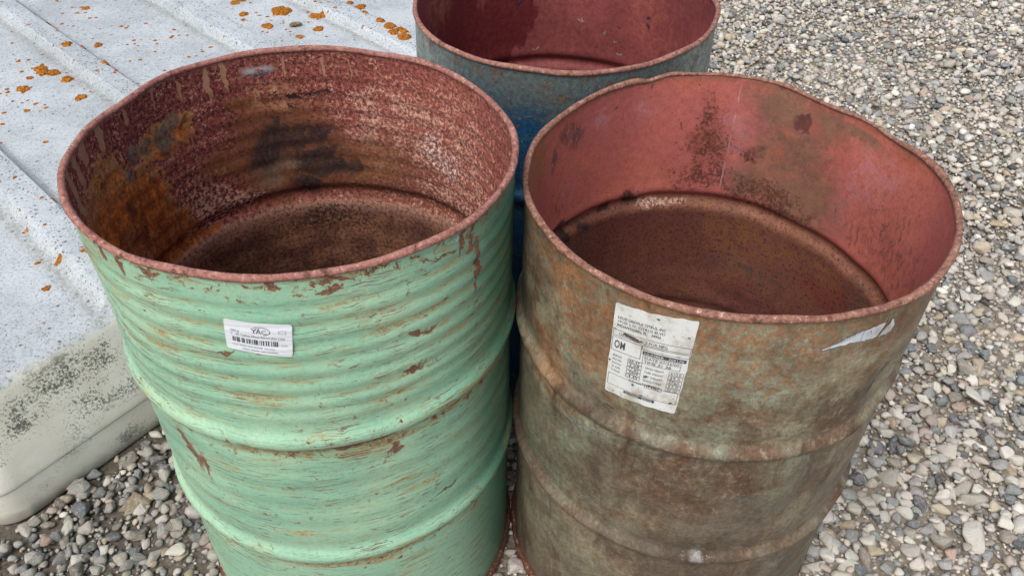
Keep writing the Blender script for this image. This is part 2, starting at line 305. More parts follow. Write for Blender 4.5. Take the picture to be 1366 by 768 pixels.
    pg = s.mul(s.blobs(wd, [(115.5, 0.842, 0.024, 0.0085)], 0.5), s.ss(nm, 0.35, 0.48))
    col = s.mix(pg, col, s.mix(s.ss(s.add(z, s.mul(nm, 0.02)), 0.846, 0.856), lin((70, 66, 74)), lin((180, 172, 172))))
    return s.finish(col, 0.85, nf, 0.6, 0.0022, 0.25)

def mat_olive_out():
    s = Mat('olive_paint_rusting'); uv = s.uv(); u, z, _ = s.xyz(uv)
    w = s.warp(uv, (8, 0.06), (50, 0.015), (200, 0.004))
    n1 = s.noise(w, 5, 4, 0.6, dim='2D'); n2 = s.noise(w, 22, 5, 0.65, dim='2D'); nf = s.noise(uv, 150, 6, 0.85, dim='2D'); vstr = s.noise(s.sc(w, 26, 7), 1.0, 4, 0.6, dim='2D')
    hst = s.noise(s.sc(w, 9, 48), 1.0, 5, 0.62, dim='2D')
    col = s.mix(s.ss(n1, 0.38, 0.62), lin((150, 143, 118)), lin((132, 131, 112)))
    col = s.mix(s.mul(s.ss(n2, 0.46, 0.66), 0.7), col, lin((120, 96, 70)))
    col = s.mix(s.mul(s.ss(vstr, 0.48, 0.66), 0.65), col, lin((104, 84, 66)))
    col = s.mix(s.mul(s.ss(hst, 0.52, 0.68), 0.6), col, lin((112, 86, 64)))
    col = s.mix(s.mul(s.ss(s.noise(w, 6.5, 4, 0.6, dim='2D'), 0.52, 0.64), 0.65), col, lin((112, 128, 110)))
    brown = s.blobs(w, [(-104, 0.50, 0.06, 0.10), (-88, 0.52, 0.05, 0.09), (-98, 0.28, 0.10, 0.06), (-88, 0.81, 0.12, 0.03), (-70, 0.80, 0.08, 0.05), (-120, 0.10, 0.2, 0.10), (-60, 0.62, 0.06, 0.05)], 0.7)
    col = s.mix(s.mul(brown, 0.75), col, lin((92, 68, 54)))
    rz = s.mx(s.ss(s.math('ABSOLUTE', s.math('SUBTRACT', z, 0.586)), 0.026, 0.006), s.ss(s.math('ABSOLUTE', s.math('SUBTRACT', z, 0.338)), 0.026, 0.006))
    ora = s.mul(s.ss(s.add(s.add(nf, s.mul(s.blobs(w, [(-143, 0.79, 0.04, 0.05), (-130, 0.71, 0.05, 0.07), (-150, 0.62, 0.05, 0.06), (-118, 0.80, 0.05, 0.03)], 0.7), 0.22)), s.mul(n2, 0.2)), 0.66, 0.80), 0.8)
    col = s.mix(ora, col, lin((146, 100, 66)))
    ridge = s.mul(rz, s.ss(s.add(n2, s.mul(nf, 0.4)), 0.55, 0.80)); col = s.mix(s.mul(ridge, 0.75), col, s.mix(nf, lin((80, 56, 46)), lin((112, 84, 66))))
    scr = s.mul(s.ss(s.noise(s.sc(s.warp(uv, (20, 0.03)), 20, 260), 1.0, 2, dim='2D'), 0.68, 0.75), s.ss(n1, 0.45, 0.6)); col = s.mix(s.mul(scr, 0.75), col, lin((86, 60, 46)))
    dk = s.mul(s.ss(s.noise(w, 55, 4, 0.7, dim='2D'), 0.62, 0.70), 0.6); col = s.mix(dk, col, lin((72, 64, 54)))
    gr = s.noise(s.sc(uv, 1.0, 0.8), 75, 7, 0.80, dim='2D'); col = s.mix(s.mul(s.ss(gr, 0.50, 0.64), 0.60), col, lin((96, 74, 58))); col = s.mix(s.mul(s.ss(gr, 0.47, 0.34), 0.45), col, lin((168, 162, 138)))
    teal = s.mul(s.blobs(w, [(-63, 0.735, 0.03, 0.004, 0.4, 0.35), (-139, 0.545, 0.016, 0.006, 0.4, -0.3), (-72, 0.46, 0.02, 0.010), (-85, 0.48, 0.025, 0.008), (-100, 0.74, 0.02, 0.004), (-92, 0.70, 0.015, 0.006)], 0.9), s.mul(s.ss(nf, 0.44, 0.6), 0.6))
    col = s.mix(teal, col, lin((84, 128, 136)))
    dust = s.ss(s.noise(uv, 110, 3, 0.62, dim='2D'), 0.765, 0.80)
    col = s.mix(s.mul(dust, 0.65), col, lin((200, 192, 178)))
    spl = s.mx(s.blob(s.warp(uv, (60, 0.014)), -93.2, 0.345, 0.008, 0.008, 0.7), s.mul(s.blob(uv, -93.2, 0.345, 0.020, 0.018, 0.8), s.ss(nf, 0.56, 0.66)))
    col = s.mix(s.mul(spl, 0.95), col, lin((238, 240, 240)))
    run = s.mul(s.ss(s.noise(s.sc(s.warp(uv, (12, 0.02)), 55, 5), 1.0, 5, 0.7, dim='2D'), 0.54, 0.68), s.mul(s.mx(s.mul(s.ss(z, 0.40, 0.57), s.ss(z, 0.582, 0.57)), s.mul(s.ss(z, 0.62, 0.80), 0.8), s.ss(z, 0.32, 0.30)), 0.75)); col = s.mix(run, col, lin((84, 62, 48)))
    big = s.noise(w, 3.4, 3, 0.6, dim='2D'); col = s.mix(s.mul(s.ss(big, 0.50, 0.66), 0.5), col, lin((86, 76, 66))); col = s.mix(s.mul(s.ss(big, 0.46, 0.34), 0.4), col, lin((152, 150, 126)))
    hi = s.mul(s.ss(s.add(z, s.mul(s.math('SUBTRACT', n1, 0.5), 0.25)), 0.66, 0.80), s.mul(s.ss(gr, 0.44, 0.58), 0.62)); col = s.mix(hi, col, lin((156, 106, 68)))
    lo_ = s.mul(s.ss(s.add(z, s.mul(s.math('SUBTRACT', n2, 0.5), 0.3)), 0.58, 0.40), 0.40); col = s.mix(lo_, col, lin((96, 82, 70)))
    col = s.grain(col, nf, 0.72, 1.20, 0.38, 0.62)
    col = s.grain(col, s.noise(w, 13, 5, 0.7, dim='2D'), 0.72, 1.30, 0.36, 0.64)
    dent = s.mul(s.blobs(w, [(-50, 0.675, 0.012, 0.025), (-52, 0.64, 0.02, 0.015)], 0.5), 0.8); col = s.mix(dent, col, lin((58, 40, 36)))
    base = s.ss(s.add(z, s.mul(n1, 0.08)), 0.10, 0.03); col = s.mix(s.mul(base, 0.8), col, lin((96, 62, 50)))
    return s.finish(col, s.mixf(s.mx(ora, ridge), 0.55, 0.85), nf, 0.16, 0.0014, 0.4)

def mat_coral_in():
    s = Mat('coral_primer_stained'); uv = s.uv(); u, z, _ = s.xyz(uv)
    w = s.warp(uv, (10, 0.06), (60, 0.016), (220, 0.005))
    n1 = s.noise(w, 6, 4, 0.6, dim='2D'); nm = s.noise(w, 45, 5, 0.7, dim='2D'); nf = s.noise(uv, 150, 6, 0.85, dim='2D')
    col = s.mix(s.ss(n1, 0.36, 0.64), lin((190, 108, 92)), lin((180, 100, 94)))
    col = s.mix(s.mul(s.ss(nm, 0.5, 0.75), 0.35), col, lin((196, 112, 96)))
    lav = s.blobs(w, [(31, 0.70, 0.025, 0.07), (27, 0.75, 0.04, 0.035), (20, 0.77, 0.03, 0.02), (124, 0.775, 0.015, 0.02), (109, 0.78, 0.01, 0.015), (141, 0.665, 0.02, 0.025), (72, 0.64, 0.03, 0.03), (75, 0.70, 0.03, 0.06)], 0.7)
    col = s.mix(s.mul(lav, s.mul(s.ss(nm, 0.38, 0.6), 0.6)), col, lin((192, 132, 138)))
    org = s.blobs(w, [(168, 0.80, 0.035, 0.03), (160, 0.78, 0.025, 0.05), (172, 0.74, 0.02, 0.08)], 0.6); col = s.mix(s.mul(org, 0.85), col, lin((158, 108, 68)))
    org2 = s.mul(s.ss(z, 0.785, 0.825), s.mul(s.ss(nm, 0.4, 0.65), 0.6)); col = s.mix(org2, col, lin((172, 96, 66)))
    # brown film across the back right
    br = s.ss(s.add(s.blobs(w, [(62, 0.79, 0.055, 0.045), (56, 0.72, 0.07, 0.07), (47, 0.65, 0.085, 0.065), (66, 0.64, 0.05, 0.04), (45, 0.79, 0.06, 0.025), (33, 0.80, 0.05, 0.012)], 0.9), s.mul(s.math('SUBTRACT', nm, 0.5), 1.1)), 0.15, 0.95)
    bc = s.mix(s.ss(n1, 0.35, 0.65), lin((136, 104, 84)), lin((116, 86, 72)))
    col = s.mix(s.mul(br, 0.92), col, bc)
    osp = s.mul(s.blobs(w, [(57, 0.758, 0.012, 0.012), (60, 0.715, 0.014, 0.016), (70, 0.81, 0.02, 0.012), (50, 0.785, 0.016, 0.014), (40, 0.76, 0.02, 0.02)], 0.9), 0.55); col = s.mix(osp, col, lin((176, 98, 80)))
    dks = s.blobs(w, [(53.5, 0.788, 0.013, 0.014), (52, 0.775, 0.008, 0.011), (65, 0.823, 0.008, 0.008), (107, 0.816, 0.0035, 0.004), (93, 0.737, 0.002, 0.002), (88, 0.80, 0.002, 0.003), (96, 0.70, 0.0018, 0.002), (119, 0.785, 0.002, 0.004)], 0.7)
    dks = s.ss(s.add(dks, s.mul(s.math('SUBTRACT', nf, 0.5), 1.2)), 0.3, 0.8); col = s.mix(s.mul(dks, 0.8), col, lin((86, 48, 50)))
    # pitted rust speckle
    pit = s.blobs(w, [(85, 0.75, 0.022, 0.035), (83, 0.69, 0.045, 0.045), (84, 0.64, 0.06, 0.03), (60, 0.62, 0.10, 0.035), (68, 0.69, 0.02, 0.02)], 0.8)
    pn = s.noise(s.sc(uv, 170, 300), 1.0, 3, 0.7, dim='2D')
    pm = s.ss(s.add(nf, s.add(s.mul(pit, 0.17), s.mul(s.math('SUBTRACT', nm, 0.5), 0.35))), 0.60, 0.69); col = s.mix(s.mul(s.blobs(w, [(83, 0.70, 0.035, 0.04)], 0.7), 0.55), col, lin((132, 78, 52)))
    col = s.mix(s.mul(pm, 0.9), col, lin((74, 40, 32)))
    # grey scratches at the left, dark rubs low on the right
    ws = s.warp(uv, (30, 0.02), (120, 0.006))
    vs_ = s.noise(s.sc(ws, 150, 45), 1.0, 4, 0.7, dim='2D')
    gr = s.mul(s.blobs(ws, [(143, 0.787, 0.020, 0.020, 0.5, -0.4), (137, 0.772, 0.018, 0.02, 0.5, -0.5), (149, 0.755, 0.008, 0.02)], 0.6), s.ss(vs_, 0.40, 0.52)); col = s.mix(s.mul(gr, 0.85), col, lin((84, 72, 70)))
    dr = s.mul(s.blobs(ws, [(15, 0.675, 0.05, 0.06), (7, 0.70, 0.03, 0.06), (3, 0.66, 0.04, 0.06), (-6, 0.68, 0.025, 0.05), (22, 0.64, 0.04, 0.03), (144, 0.655, 0.02, 0.02)], 0.8), s.ss(vs_, 0.48, 0.64)); col = s.mix(s.mul(dr, 0.7), col, lin((96, 74, 64)))
    gn = s.noise(uv, 75, 7, 0.82, dim='2D'); col = s.mix(s.mul(s.ss(gn, 0.52, 0.66), 0.38), col, lin((128, 78, 66))); col = s.mix(s.mul(s.ss(gn, 0.46, 0.34), 0.35), col, lin((206, 140, 128)))
    # pale weld seam
    sm = s.mul(s.ss(s.math('ABSOLUTE', s.math('SUBTRACT', s.xyz(s.warp(uv, (25, 0.006)))[0], math.radians(76) * 0.285)), 0.0018, 0.0005), s.mul(s.ss(z, 0.60, 0.62), s.ss(z, 0.82, 0.80)))
    col = s.mix(s.mul(sm, s.mul(s.ss(s.add(nm, s.mul(nf, 0.6)), 0.72, 0.92), 0.6)), col, lin((200, 150, 146)))
    # second tier
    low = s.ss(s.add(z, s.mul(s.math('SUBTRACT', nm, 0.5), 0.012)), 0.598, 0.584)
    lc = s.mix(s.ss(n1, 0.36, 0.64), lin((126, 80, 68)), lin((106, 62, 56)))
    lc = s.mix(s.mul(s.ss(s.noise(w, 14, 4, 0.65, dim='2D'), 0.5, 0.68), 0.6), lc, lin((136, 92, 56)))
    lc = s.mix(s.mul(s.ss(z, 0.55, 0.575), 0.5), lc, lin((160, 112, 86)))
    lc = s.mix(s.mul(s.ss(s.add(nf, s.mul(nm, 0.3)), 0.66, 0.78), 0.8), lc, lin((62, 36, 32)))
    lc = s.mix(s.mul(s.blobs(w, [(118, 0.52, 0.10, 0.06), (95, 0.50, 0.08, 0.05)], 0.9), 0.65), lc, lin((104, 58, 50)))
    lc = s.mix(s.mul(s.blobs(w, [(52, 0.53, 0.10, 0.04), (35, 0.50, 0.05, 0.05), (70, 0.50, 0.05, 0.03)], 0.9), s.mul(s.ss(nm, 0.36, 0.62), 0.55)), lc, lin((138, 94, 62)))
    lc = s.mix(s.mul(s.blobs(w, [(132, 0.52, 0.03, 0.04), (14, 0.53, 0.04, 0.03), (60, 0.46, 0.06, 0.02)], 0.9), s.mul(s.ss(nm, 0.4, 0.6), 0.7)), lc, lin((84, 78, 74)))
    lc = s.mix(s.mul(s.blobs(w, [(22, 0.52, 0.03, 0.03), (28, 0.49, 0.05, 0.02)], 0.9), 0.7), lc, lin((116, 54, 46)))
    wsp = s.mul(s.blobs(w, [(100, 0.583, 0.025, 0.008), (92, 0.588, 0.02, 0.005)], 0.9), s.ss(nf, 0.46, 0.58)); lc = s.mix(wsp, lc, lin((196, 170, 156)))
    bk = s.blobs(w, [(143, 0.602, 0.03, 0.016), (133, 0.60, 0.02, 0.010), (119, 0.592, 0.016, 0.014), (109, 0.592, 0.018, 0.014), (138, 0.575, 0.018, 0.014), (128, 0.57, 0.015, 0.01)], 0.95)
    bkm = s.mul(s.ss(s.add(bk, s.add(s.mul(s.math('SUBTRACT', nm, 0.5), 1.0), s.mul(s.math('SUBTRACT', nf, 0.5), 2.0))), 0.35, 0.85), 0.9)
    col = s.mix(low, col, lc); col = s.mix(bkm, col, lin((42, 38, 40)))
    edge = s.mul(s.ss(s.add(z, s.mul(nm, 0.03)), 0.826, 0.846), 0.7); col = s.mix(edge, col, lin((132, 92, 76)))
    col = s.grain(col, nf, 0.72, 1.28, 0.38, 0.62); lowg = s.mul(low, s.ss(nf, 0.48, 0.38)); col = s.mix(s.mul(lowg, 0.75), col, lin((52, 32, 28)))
    return s.finish(col, 0.72, nf, 0.25, 0.0014, 0.35)

def mat_blue_out():
    s = Mat('blue_paint_grimy'); uv = s.uv(); u, z, _ = s.xyz(uv)
    w = s.warp(uv, (8, 0.06), (50, 0.015)); n1 = s.noise(w, 6, 4, 0.6, dim='2D'); n2 = s.noise(w, 40, 5, 0.7, dim='2D'); nf = s.noise(uv, 280, 3, 0.7, dim='2D')
    col = s.mix(s.ss(n1, 0.35, 0.65), lin((26, 76, 112)), lin((22, 62, 96)))
    film = s.ss(s.add(z, s.mul(s.math('SUBTRACT', n1, 0.5), 0.12)), 0.74, 0.82)
    col = s.mix(s.mul(film, 0.75), col, s.mix(nf, lin((86, 96, 90)), lin((112, 112, 98))))
    ends = s.blobs(w, [(-160, 0.78, 0.10, 0.10), (-150, 0.80, 0.04, 0.06), (-30, 0.80, 0.09, 0.07), (-36, 0.82, 0.05, 0.04), (-175, 0.7, 0.1, 0.2), (-10, 0.7, 0.08, 0.2)], 0.7)
    col = s.mix(s.mul(ends, 0.85), col, s.mix(s.ss(n2, 0.35, 0.6), lin((150, 156, 148)), lin((112, 124, 120))))
    rs = s.mul(s.ss(s.add(n2, s.mul(film, 0.06)), 0.62, 0.70), 0.75); col = s.mix(rs, col, lin((104, 74, 54)))
    sp = s.mul(s.ss(nf, 0.66, 0.72), 0.5); col = s.mix(sp, col, lin((160, 164, 158)))
    st_ = s.mul(s.ss(s.noise(s.sc(w, 10, 90), 1.0, 5, 0.7, dim='2D'), 0.56, 0.66), 0.55); col = s.mix(st_, col, lin((92, 98, 92)))
    col = s.grain(col, s.noise(uv, 120, 6, 0.84, dim='2D'), 0.65, 1.45)
    return s.finish(col, 0.5, nf, 0.2, 0.0012, 0.45)
def mat_red_in():
    s = Mat('dark_red_primer'); uv = s.uv(); u, z, _ = s.xyz(uv)
    w = s.warp(uv, (10, 0.05), (50, 0.015)); n1 = s.noise(w, 7, 4, 0.6, dim='2D'); nm = s.noise(w, 40, 4, 0.65, dim='2D'); nf = s.noise(uv, 260, 3, 0.7, dim='2D')
    vst = s.noise(s.sc(w, 34, 7), 1.0, 4, 0.6, dim='2D')
    col = s.mix(s.ss(n1, 0.36, 0.64), lin((140, 72, 70)), lin((122, 60, 60)))
    dark_mask = s.ss(s.add(s.blobs(w, [(140, 0.70, 0.08, 0.12), (118, 0.68, 0.05, 0.10), (108, 0.72, 0.04, 0.08), (155, 0.66, 0.06, 0.1)], 0.7), s.mul(s.math('SUBTRACT', vst, 0.5), 1.6)), 0.35, 0.62)  # wet-looking dark maroon streaks
    col = s.mix(s.mul(dark_mask, 0.75), col, lin((86, 28, 34)))
    col = s.mix(s.mul(s.blobs(w, [(45, 0.73, 0.05, 0.06)], 0.8), s.mul(s.ss(nm, 0.4, 0.7), 0.5)), col, lin((164, 92, 62)))
    tan = s.mul(s.blobs(w, [(150, 0.78, 0.03, 0.05), (160, 0.76, 0.03, 0.05)], 0.7), s.mul(s.ss(vst, 0.45, 0.6), 0.7)); col = s.mix(tan, col, lin((150, 96, 76)))
    bl = s.blobs(w, [(47, 0.725, 0.003, 0.008), (46, 0.705, 0.003, 0.006), (60, 0.69, 0.002, 0.003), (108, 0.73, 0.003, 0.012)], 0.5); col = s.mix(bl, col, lin((52, 46, 60)))
    col = s.mix(s.mul(s.ss(nf, 0.64, 0.70), 0.35), col, lin((92, 44, 40)))
    col = s.grain(col, s.noise(uv, 90, 6, 0.84, dim='2D'), 0.72, 1.30)
    return s.finish(col, s.mixf(dark_mask, 0.7, 0.4), nf, 0.2, 0.0015, 0.4)
def mat_rim(name, a, b, c):
    s = Mat(name); v = s.coord(); n1 = s.noise(v, 18, 4, 0.65); n2 = s.noise(v, 170, 5, 0.82); n3 = s.noise(v, 60, 5, 0.75)
    col = s.mix(s.ss(n1, 0.35, 0.65), lin(a), lin(b)); col = s.mix(s.mul(s.ss(n3, 0.52, 0.66), 0.6), col, lin(c))
    col = s.mix(s.mul(s.ss(n2, 0.56, 0.68), 0.6), col, lin((208, 184, 172))); col = s.mix(s.mul(s.ss(n2, 0.46, 0.36), 0.55), col, lin((88, 54, 48)))
    col = s.mix(s.mul(s.ss(s.noise(v, 30, 6, 0.75), 0.56, 0.64), 0.75), col, lin((92, 60, 50)))
    return s.finish(s.grain(col, n2, 0.7, 1.3), 0.8, n2, 0.16, 0.0012, 0.3)
def mat_plain(name, c, rough=0.6, var=0.12, scale=60, spec=0.4):
    s = Mat(name); v = s.coord(); n = s.noise(v, scale, 4, 0.6)
    d = tuple(max(0, x * (1 - var)) for x in c)
    return s.finish(s.mix(s.ss(n, 0.35, 0.7), lin(c), lin(d)), rough, n, 0.1, 0.001, spec)
def mat_paper(name, c, dirt, amt):
    s = Mat(name); v = s.coord(); n = s.noise(v, 26, 4, 0.65); n2 = s.noise(v, 240, 3, 0.7)
    col = s.mix(s.mul(s.ss(n, 0.45, 0.75), amt), lin(c), lin(dirt)); col = s.mix(s.mul(s.ss(n2, 0.64, 0.70), amt), col, lin((128, 112, 92)))
    return s.finish(col, 0.55, n, 0.1, 0.001, 0.4)

# ------------------------------------------------------------------ ground
def sst(x, a, b):
    t = np.clip((x - a) / (b - a), 0, 1); return t * t * (3 - 2 * t)
GREEN_C, OLIVE_C, BLUE_C = np.array((-0.2866, 0.915)), np.array((0.2995, 0.924)), np.array((0.0866, 1.475))
SLAB_A = np.array((-0.9640, 0.8831)); SLAB_S = np.array((0.5921, 0.8058)); SLAB_N = np.array((0.8058, -0.5921))
SLAB_LEN, SLAB_W, SLAB_SKEW, SLAB_S0 = 2.70, 2.30, 0.115, -0.060
SLAB_TOP = 0.302

def ground_mesh():
    xs = np.concatenate((-np.geomspace(600, 3.2, 14), np.linspace(-3, 4, 141), np.geomspace(4.2, 600, 14)))
    ys = np.concatenate((-np.geomspace(600, 1.2, 14), np.linspace(-1, 6, 141), np.geomspace(6.2, 900, 14)))
    X, Y = np.meshgrid(xs, ys); Z = np.zeros_like(X)
    mask = (X > -3) & (X < 4) & (Y > -1) & (Y < 6)
    Z[mask] = -0.004 + 0.004 * np.sin(X[mask] * 5.1 + 1) * np.cos(Y[mask] * 4.3) + 0.0025 * np.sin(X[mask] * 17) * np.sin(Y[mask] * 13 + 2)
    Z = np.minimum(Z, 0.002)
    V = np.stack((X, Y, Z), -1).reshape(-1, 3); nx = len(xs); ny = len(ys)
    i, j = np.meshgrid(np.arange(nx - 1), np.arange(ny - 1)); a = (j * nx + i).ravel()
    return mesh_np('ground', V, np.stack((a, a + 1, a + nx + 1, a + nx), -1))
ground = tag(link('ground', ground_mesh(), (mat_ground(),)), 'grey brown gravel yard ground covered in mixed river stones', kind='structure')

def ico(sub):
    bm = bmesh.new(); bmesh.ops.create_icosphere(bm, subdivisions=sub, radius=1.0)
    V = np.array([v.co[:] for v in bm.verts]); F = np.array([[v.index for v in f.verts] for f in bm.faces]); bm.free(); return V, F
def stone_shape(D, seed):
    g = np.random.default_rng(seed); k = g.integers(7, 13)
    i = np.arange(k) + 0.5; ph = np.arccos(1 - 2 * i / k); th = PI * (1 + 5 ** 0.5) * i
    N = np.stack((np.cos(th) * np.sin(ph), np.sin(th) * np.sin(ph), np.cos(ph)), -1) + g.normal(0, 0.28, (k, 3))
    N /= np.linalg.norm(N, axis=1)[:, None]; d = g.uniform(0.68, 1.08, k); p = g.choice([5, 8, 12, 20, 28])
    q = np.maximum(0, D @ N.T) / d
    return D / ((q ** p).sum(1) ** (1 / p))[:, None]
NPROTO = 28
LOD = {s: ico(s) for s in (1, 2, 3)}
PROTO = {s: [stone_shape(LOD[s][0], 100 + i) for i in range(NPROTO)] for s in (1, 2, 3)}
PAL = np.array([lin(c)[:3] for c in ((214, 211, 204), (200, 198, 193), (184, 184, 182), (166, 168, 169), (144, 149, 153), (118, 126, 133), (94, 100, 107), (78, 80, 83),
                                     (202, 191, 171), (186, 171, 150), (190, 178, 170), (226, 225, 220), (176, 172, 163), (156, 149, 140), (182, 158, 148), (206, 201, 190))])
PALW = np.array((12, 12, 12, 11, 8, 6, 4, 2.5, 6, 3.5, 4, 8, 9, 5, 1.2, 9.)); PALW /= PALW.sum()

def in_slab(x, y, pad):
    d = np.stack((x - SLAB_A[0], y - SLAB_A[1]), -1); n = d @ SLAB_N; s_ = d @ SLAB_S + SLAB_SKEW * n
    return (n < pad) & (n > -SLAB_W) & (s_ > SLAB_S0 - pad) & (s_ < SLAB_S0 + SLAB_LEN)
def blocked(x, y, pad):
    b = in_slab(x, y, pad)
    for c in (GREEN_C, OLIVE_C, BLUE_C): b |= np.hypot(x - c[0], y - c[1]) < 0.287 + pad
    return b
X0, X1, Y0, Y1 = -1.5, 3.1, 0.15, 4.6
class Darts:
    def __init__(s): s.g = {}; s.c = 0.05; s.P = []
    def throw(s, n, lo, hi, k, tries=1, xr=(X0, X1), yr=(Y0, Y1), power=1.0):
        m = n * tries
        x = rng.uniform(*xr, m); y = rng.uniform(*yr, m); d = lo + (hi - lo) * rng.random(m) ** power
        ok = ~blocked(x, y, 0.0) | False
        ok &= ~blocked(x, y, 0.3 * lo)
        out = []
        for a, b, e in zip(x[ok], y[ok], d[ok]):
            ci, cj = int(a / s.c), int(b / s.c); hit = False
            for di in (-1, 0, 1):
                for dj in (-1, 0, 1):
                    for (px, py, pd) in s.g.get((ci + di, cj + dj), ()):
                        if (px - a) ** 2 + (py - b) ** 2 < (k * (pd + e)) ** 2: hit = True; break
                    if hit: break
                if hit: break
            if hit: continue
            s.g.setdefault((ci, cj), []).append((a, b, e)); out.append((a, b, e))
            if len(out) >= n: break
        return np.array(out)
D = Darts()
AREA = (X1 - X0) * (Y1 - Y0)
big = D.throw(int(95 * AREA), 0.026, 0.040, 0.40, 2, power=1.6)
med = D.throw(int(800 * AREA), 0.016, 0.029, 0.36, 2, power=1.3)
sml = D.throw(int(1900 * AREA), 0.008, 0.016, 0.28, 2)
grit = np.stack((rng.uniform(-1.1, 2.2, 26000), rng.uniform(0.5, 3.0, 26000), rng.uniform(0.004, 0.009, 26000)), -1)
grit = grit[~blocked(grit[:, 0], grit[:, 1], 0.0)]
lay2 = np.stack((rng.uniform(X0, X1, 5200), rng.uniform(Y0, Y1, 5200), rng.uniform(0.014, 0.030, 5200)), -1)
lay2 = lay2[~blocked(lay2[:, 0], lay2[:, 1], 0.016)]
S = np.concatenate((big, med, sml, grit, lay2)); kind = np.concatenate([np.full(len(a), i) for i, a in enumerate((big, med, sml, grit, lay2))])
N = len(S)
pos = np.zeros((N, 3)); pos[:, :2] = S[:, :2]; dia = S[:, 2]
sca = np.stack((np.ones(N), rng.uniform(0.62, 0.98, N), rng.uniform(0.42, 0.78, N)), -1) * (dia * 0.56)[:, None]
pos[:, 2] = sca[:, 2] * rng.uniform(0.25, 0.75, N) + np.where(kind == 4, rng.uniform(0.006, 0.014, N), 0) + np.where(kind == 3, -0.001, 0)
yaw = rng.uniform(0, 2 * PI, N); t1 = rng.normal(0, 0.22, N); t2 = rng.normal(0, 0.22, N)
def rotm(y, a, b):
    cy, sy, ca, sa, cb, sb = np.cos(y), np.sin(y), np.cos(a), np.sin(a), np.cos(b), np.sin(b); o = np.zeros_like(y); i = np.ones_like(y)
    Rz = np.stack((cy, -sy, o, sy, cy, o, o, o, i), -1).reshape(-1, 3, 3); Rx = np.stack((i, o, o, o, ca, -sa, o, sa, ca), -1).reshape(-1, 3, 3); Ry = np.stack((cb, o, sb, o, i, o, -sb, o, cb), -1).reshape(-1, 3, 3)
    return Rz @ Rx @ Ry
ROT = rotm(yaw, t1, t2)
pid = rng.integers(0, NPROTO, N)
colr = PAL[rng.choice(len(PAL), N, p=PALW)] * rng.uniform(0.82, 1.12, (N, 1)) * rng.uniform(0.97, 1.03, (N, 3))
colr *= np.array((0.94, 0.91, 0.865))
left_dark = sst(-(pos[:, 0] + 0.25), 0.0, 0.25) * sst(1.75 - pos[:, 1], 0.0, 0.35)  # stones get darker towards the near left
colr *= (1 - 0.42 * left_dark * rng.uniform(0.3, 1.3, N))[:, None]
bigdark = (dia > 0.030) & (colr.mean(1) < 0.16); colr[bigdark] *= 1.9
# the 300 stones that show largest
rel = pos - np.array((0, 0, CAM_H)); fw = np.array(_fw); r2 = np.array(_r2); u2 = np.array(_u2)
dep = rel @ fw; px = rel @ r2 / dep * FPX; py = rel @ u2 / dep * FPX
app = dia / dep * ((np.abs(px) < 676) & (np.abs(py) < 378) & (dep > 0.2) & (kind != 3))
hid = np.zeros(N, bool); dirn = rel / np.linalg.norm(rel, axis=1)[:, None]; L = np.linalg.norm(rel, axis=1)
for c, H in ((GREEN_C, 0.88), (OLIVE_C, 0.835), (BLUE_C, 0.85)):
    a = (dirn[:, :2] ** 2).sum(1); b = -2 * dirn[:, :2] @ c; cc = c @ c - 0.30 ** 2; dd = b * b - 4 * a * cc
    t0 = (-b - np.sqrt(np.maximum(dd, 0))) / (2 * a); zz = CAM_H + t0 * dirn[:, 2]
    tt = (-b + np.sqrt(np.maximum(dd, 0))) / (2 * a); zb = CAM_H + tt * dirn[:, 2]
    hid |= (dd > 0) & (t0 < L) & (zb < H)
for q in np.linspace(0.03, 0.97, 40):
    P = np.array((0, 0, CAM_H)) + rel * q; hid |= in_slab(P[:, 0], P[:, 1], 0.0) & (P[:, 2] < SLAB_TOP)
app[hid] = 0
pick = np.argsort(-app)[:300]; picked = np.zeros(N, bool); picked[pick] = True
VV, FF, CC, off = [], [], [], 0
dist = np.linalg.norm(rel, axis=1)
lod = np.where((kind == 3) | ((dist > 2.3) & (dia < 0.022)) | ((dist > 3.4) & (dia < 0.027)) | (dia < 0.0125), 1, 2)
for l in (1, 2):
    F = LOD[l][1]
    for k in range(NPROTO):
        sel = np.where((~picked) & (lod == l) & (pid == k))[0]
        if not len(sel): continue
        V = np.einsum('nij,nvj->nvi', ROT[sel], PROTO[l][k][None] * sca[sel][:, None, :]) + pos[sel][:, None, :]
        nv = V.shape[1]
        VV.append(V.reshape(-1, 3)); FF.append((F[None] + (np.arange(len(sel)) * nv)[:, None, None] + off).reshape(-1, 3))
        CC.append(np.repeat(colr[sel], nv, 0)); off += len(sel) * nv
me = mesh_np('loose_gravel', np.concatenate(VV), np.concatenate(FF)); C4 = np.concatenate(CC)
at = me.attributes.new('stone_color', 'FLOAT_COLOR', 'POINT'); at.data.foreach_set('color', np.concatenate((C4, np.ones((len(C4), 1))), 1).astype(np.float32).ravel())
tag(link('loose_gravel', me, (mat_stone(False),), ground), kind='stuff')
smat = mat_stone(True); protos = []
for k in range(NPROTO):
    m_ = mesh_np('stone', PROTO[3][k], LOD[3][1]); m_.materials.append(smat); protos.append(m_)
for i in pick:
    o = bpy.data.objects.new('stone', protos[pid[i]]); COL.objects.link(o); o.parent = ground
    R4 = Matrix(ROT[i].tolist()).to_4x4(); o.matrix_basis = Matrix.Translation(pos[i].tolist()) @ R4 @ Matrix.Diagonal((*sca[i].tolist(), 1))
    o.color = (*colr[i].tolist(), 1)

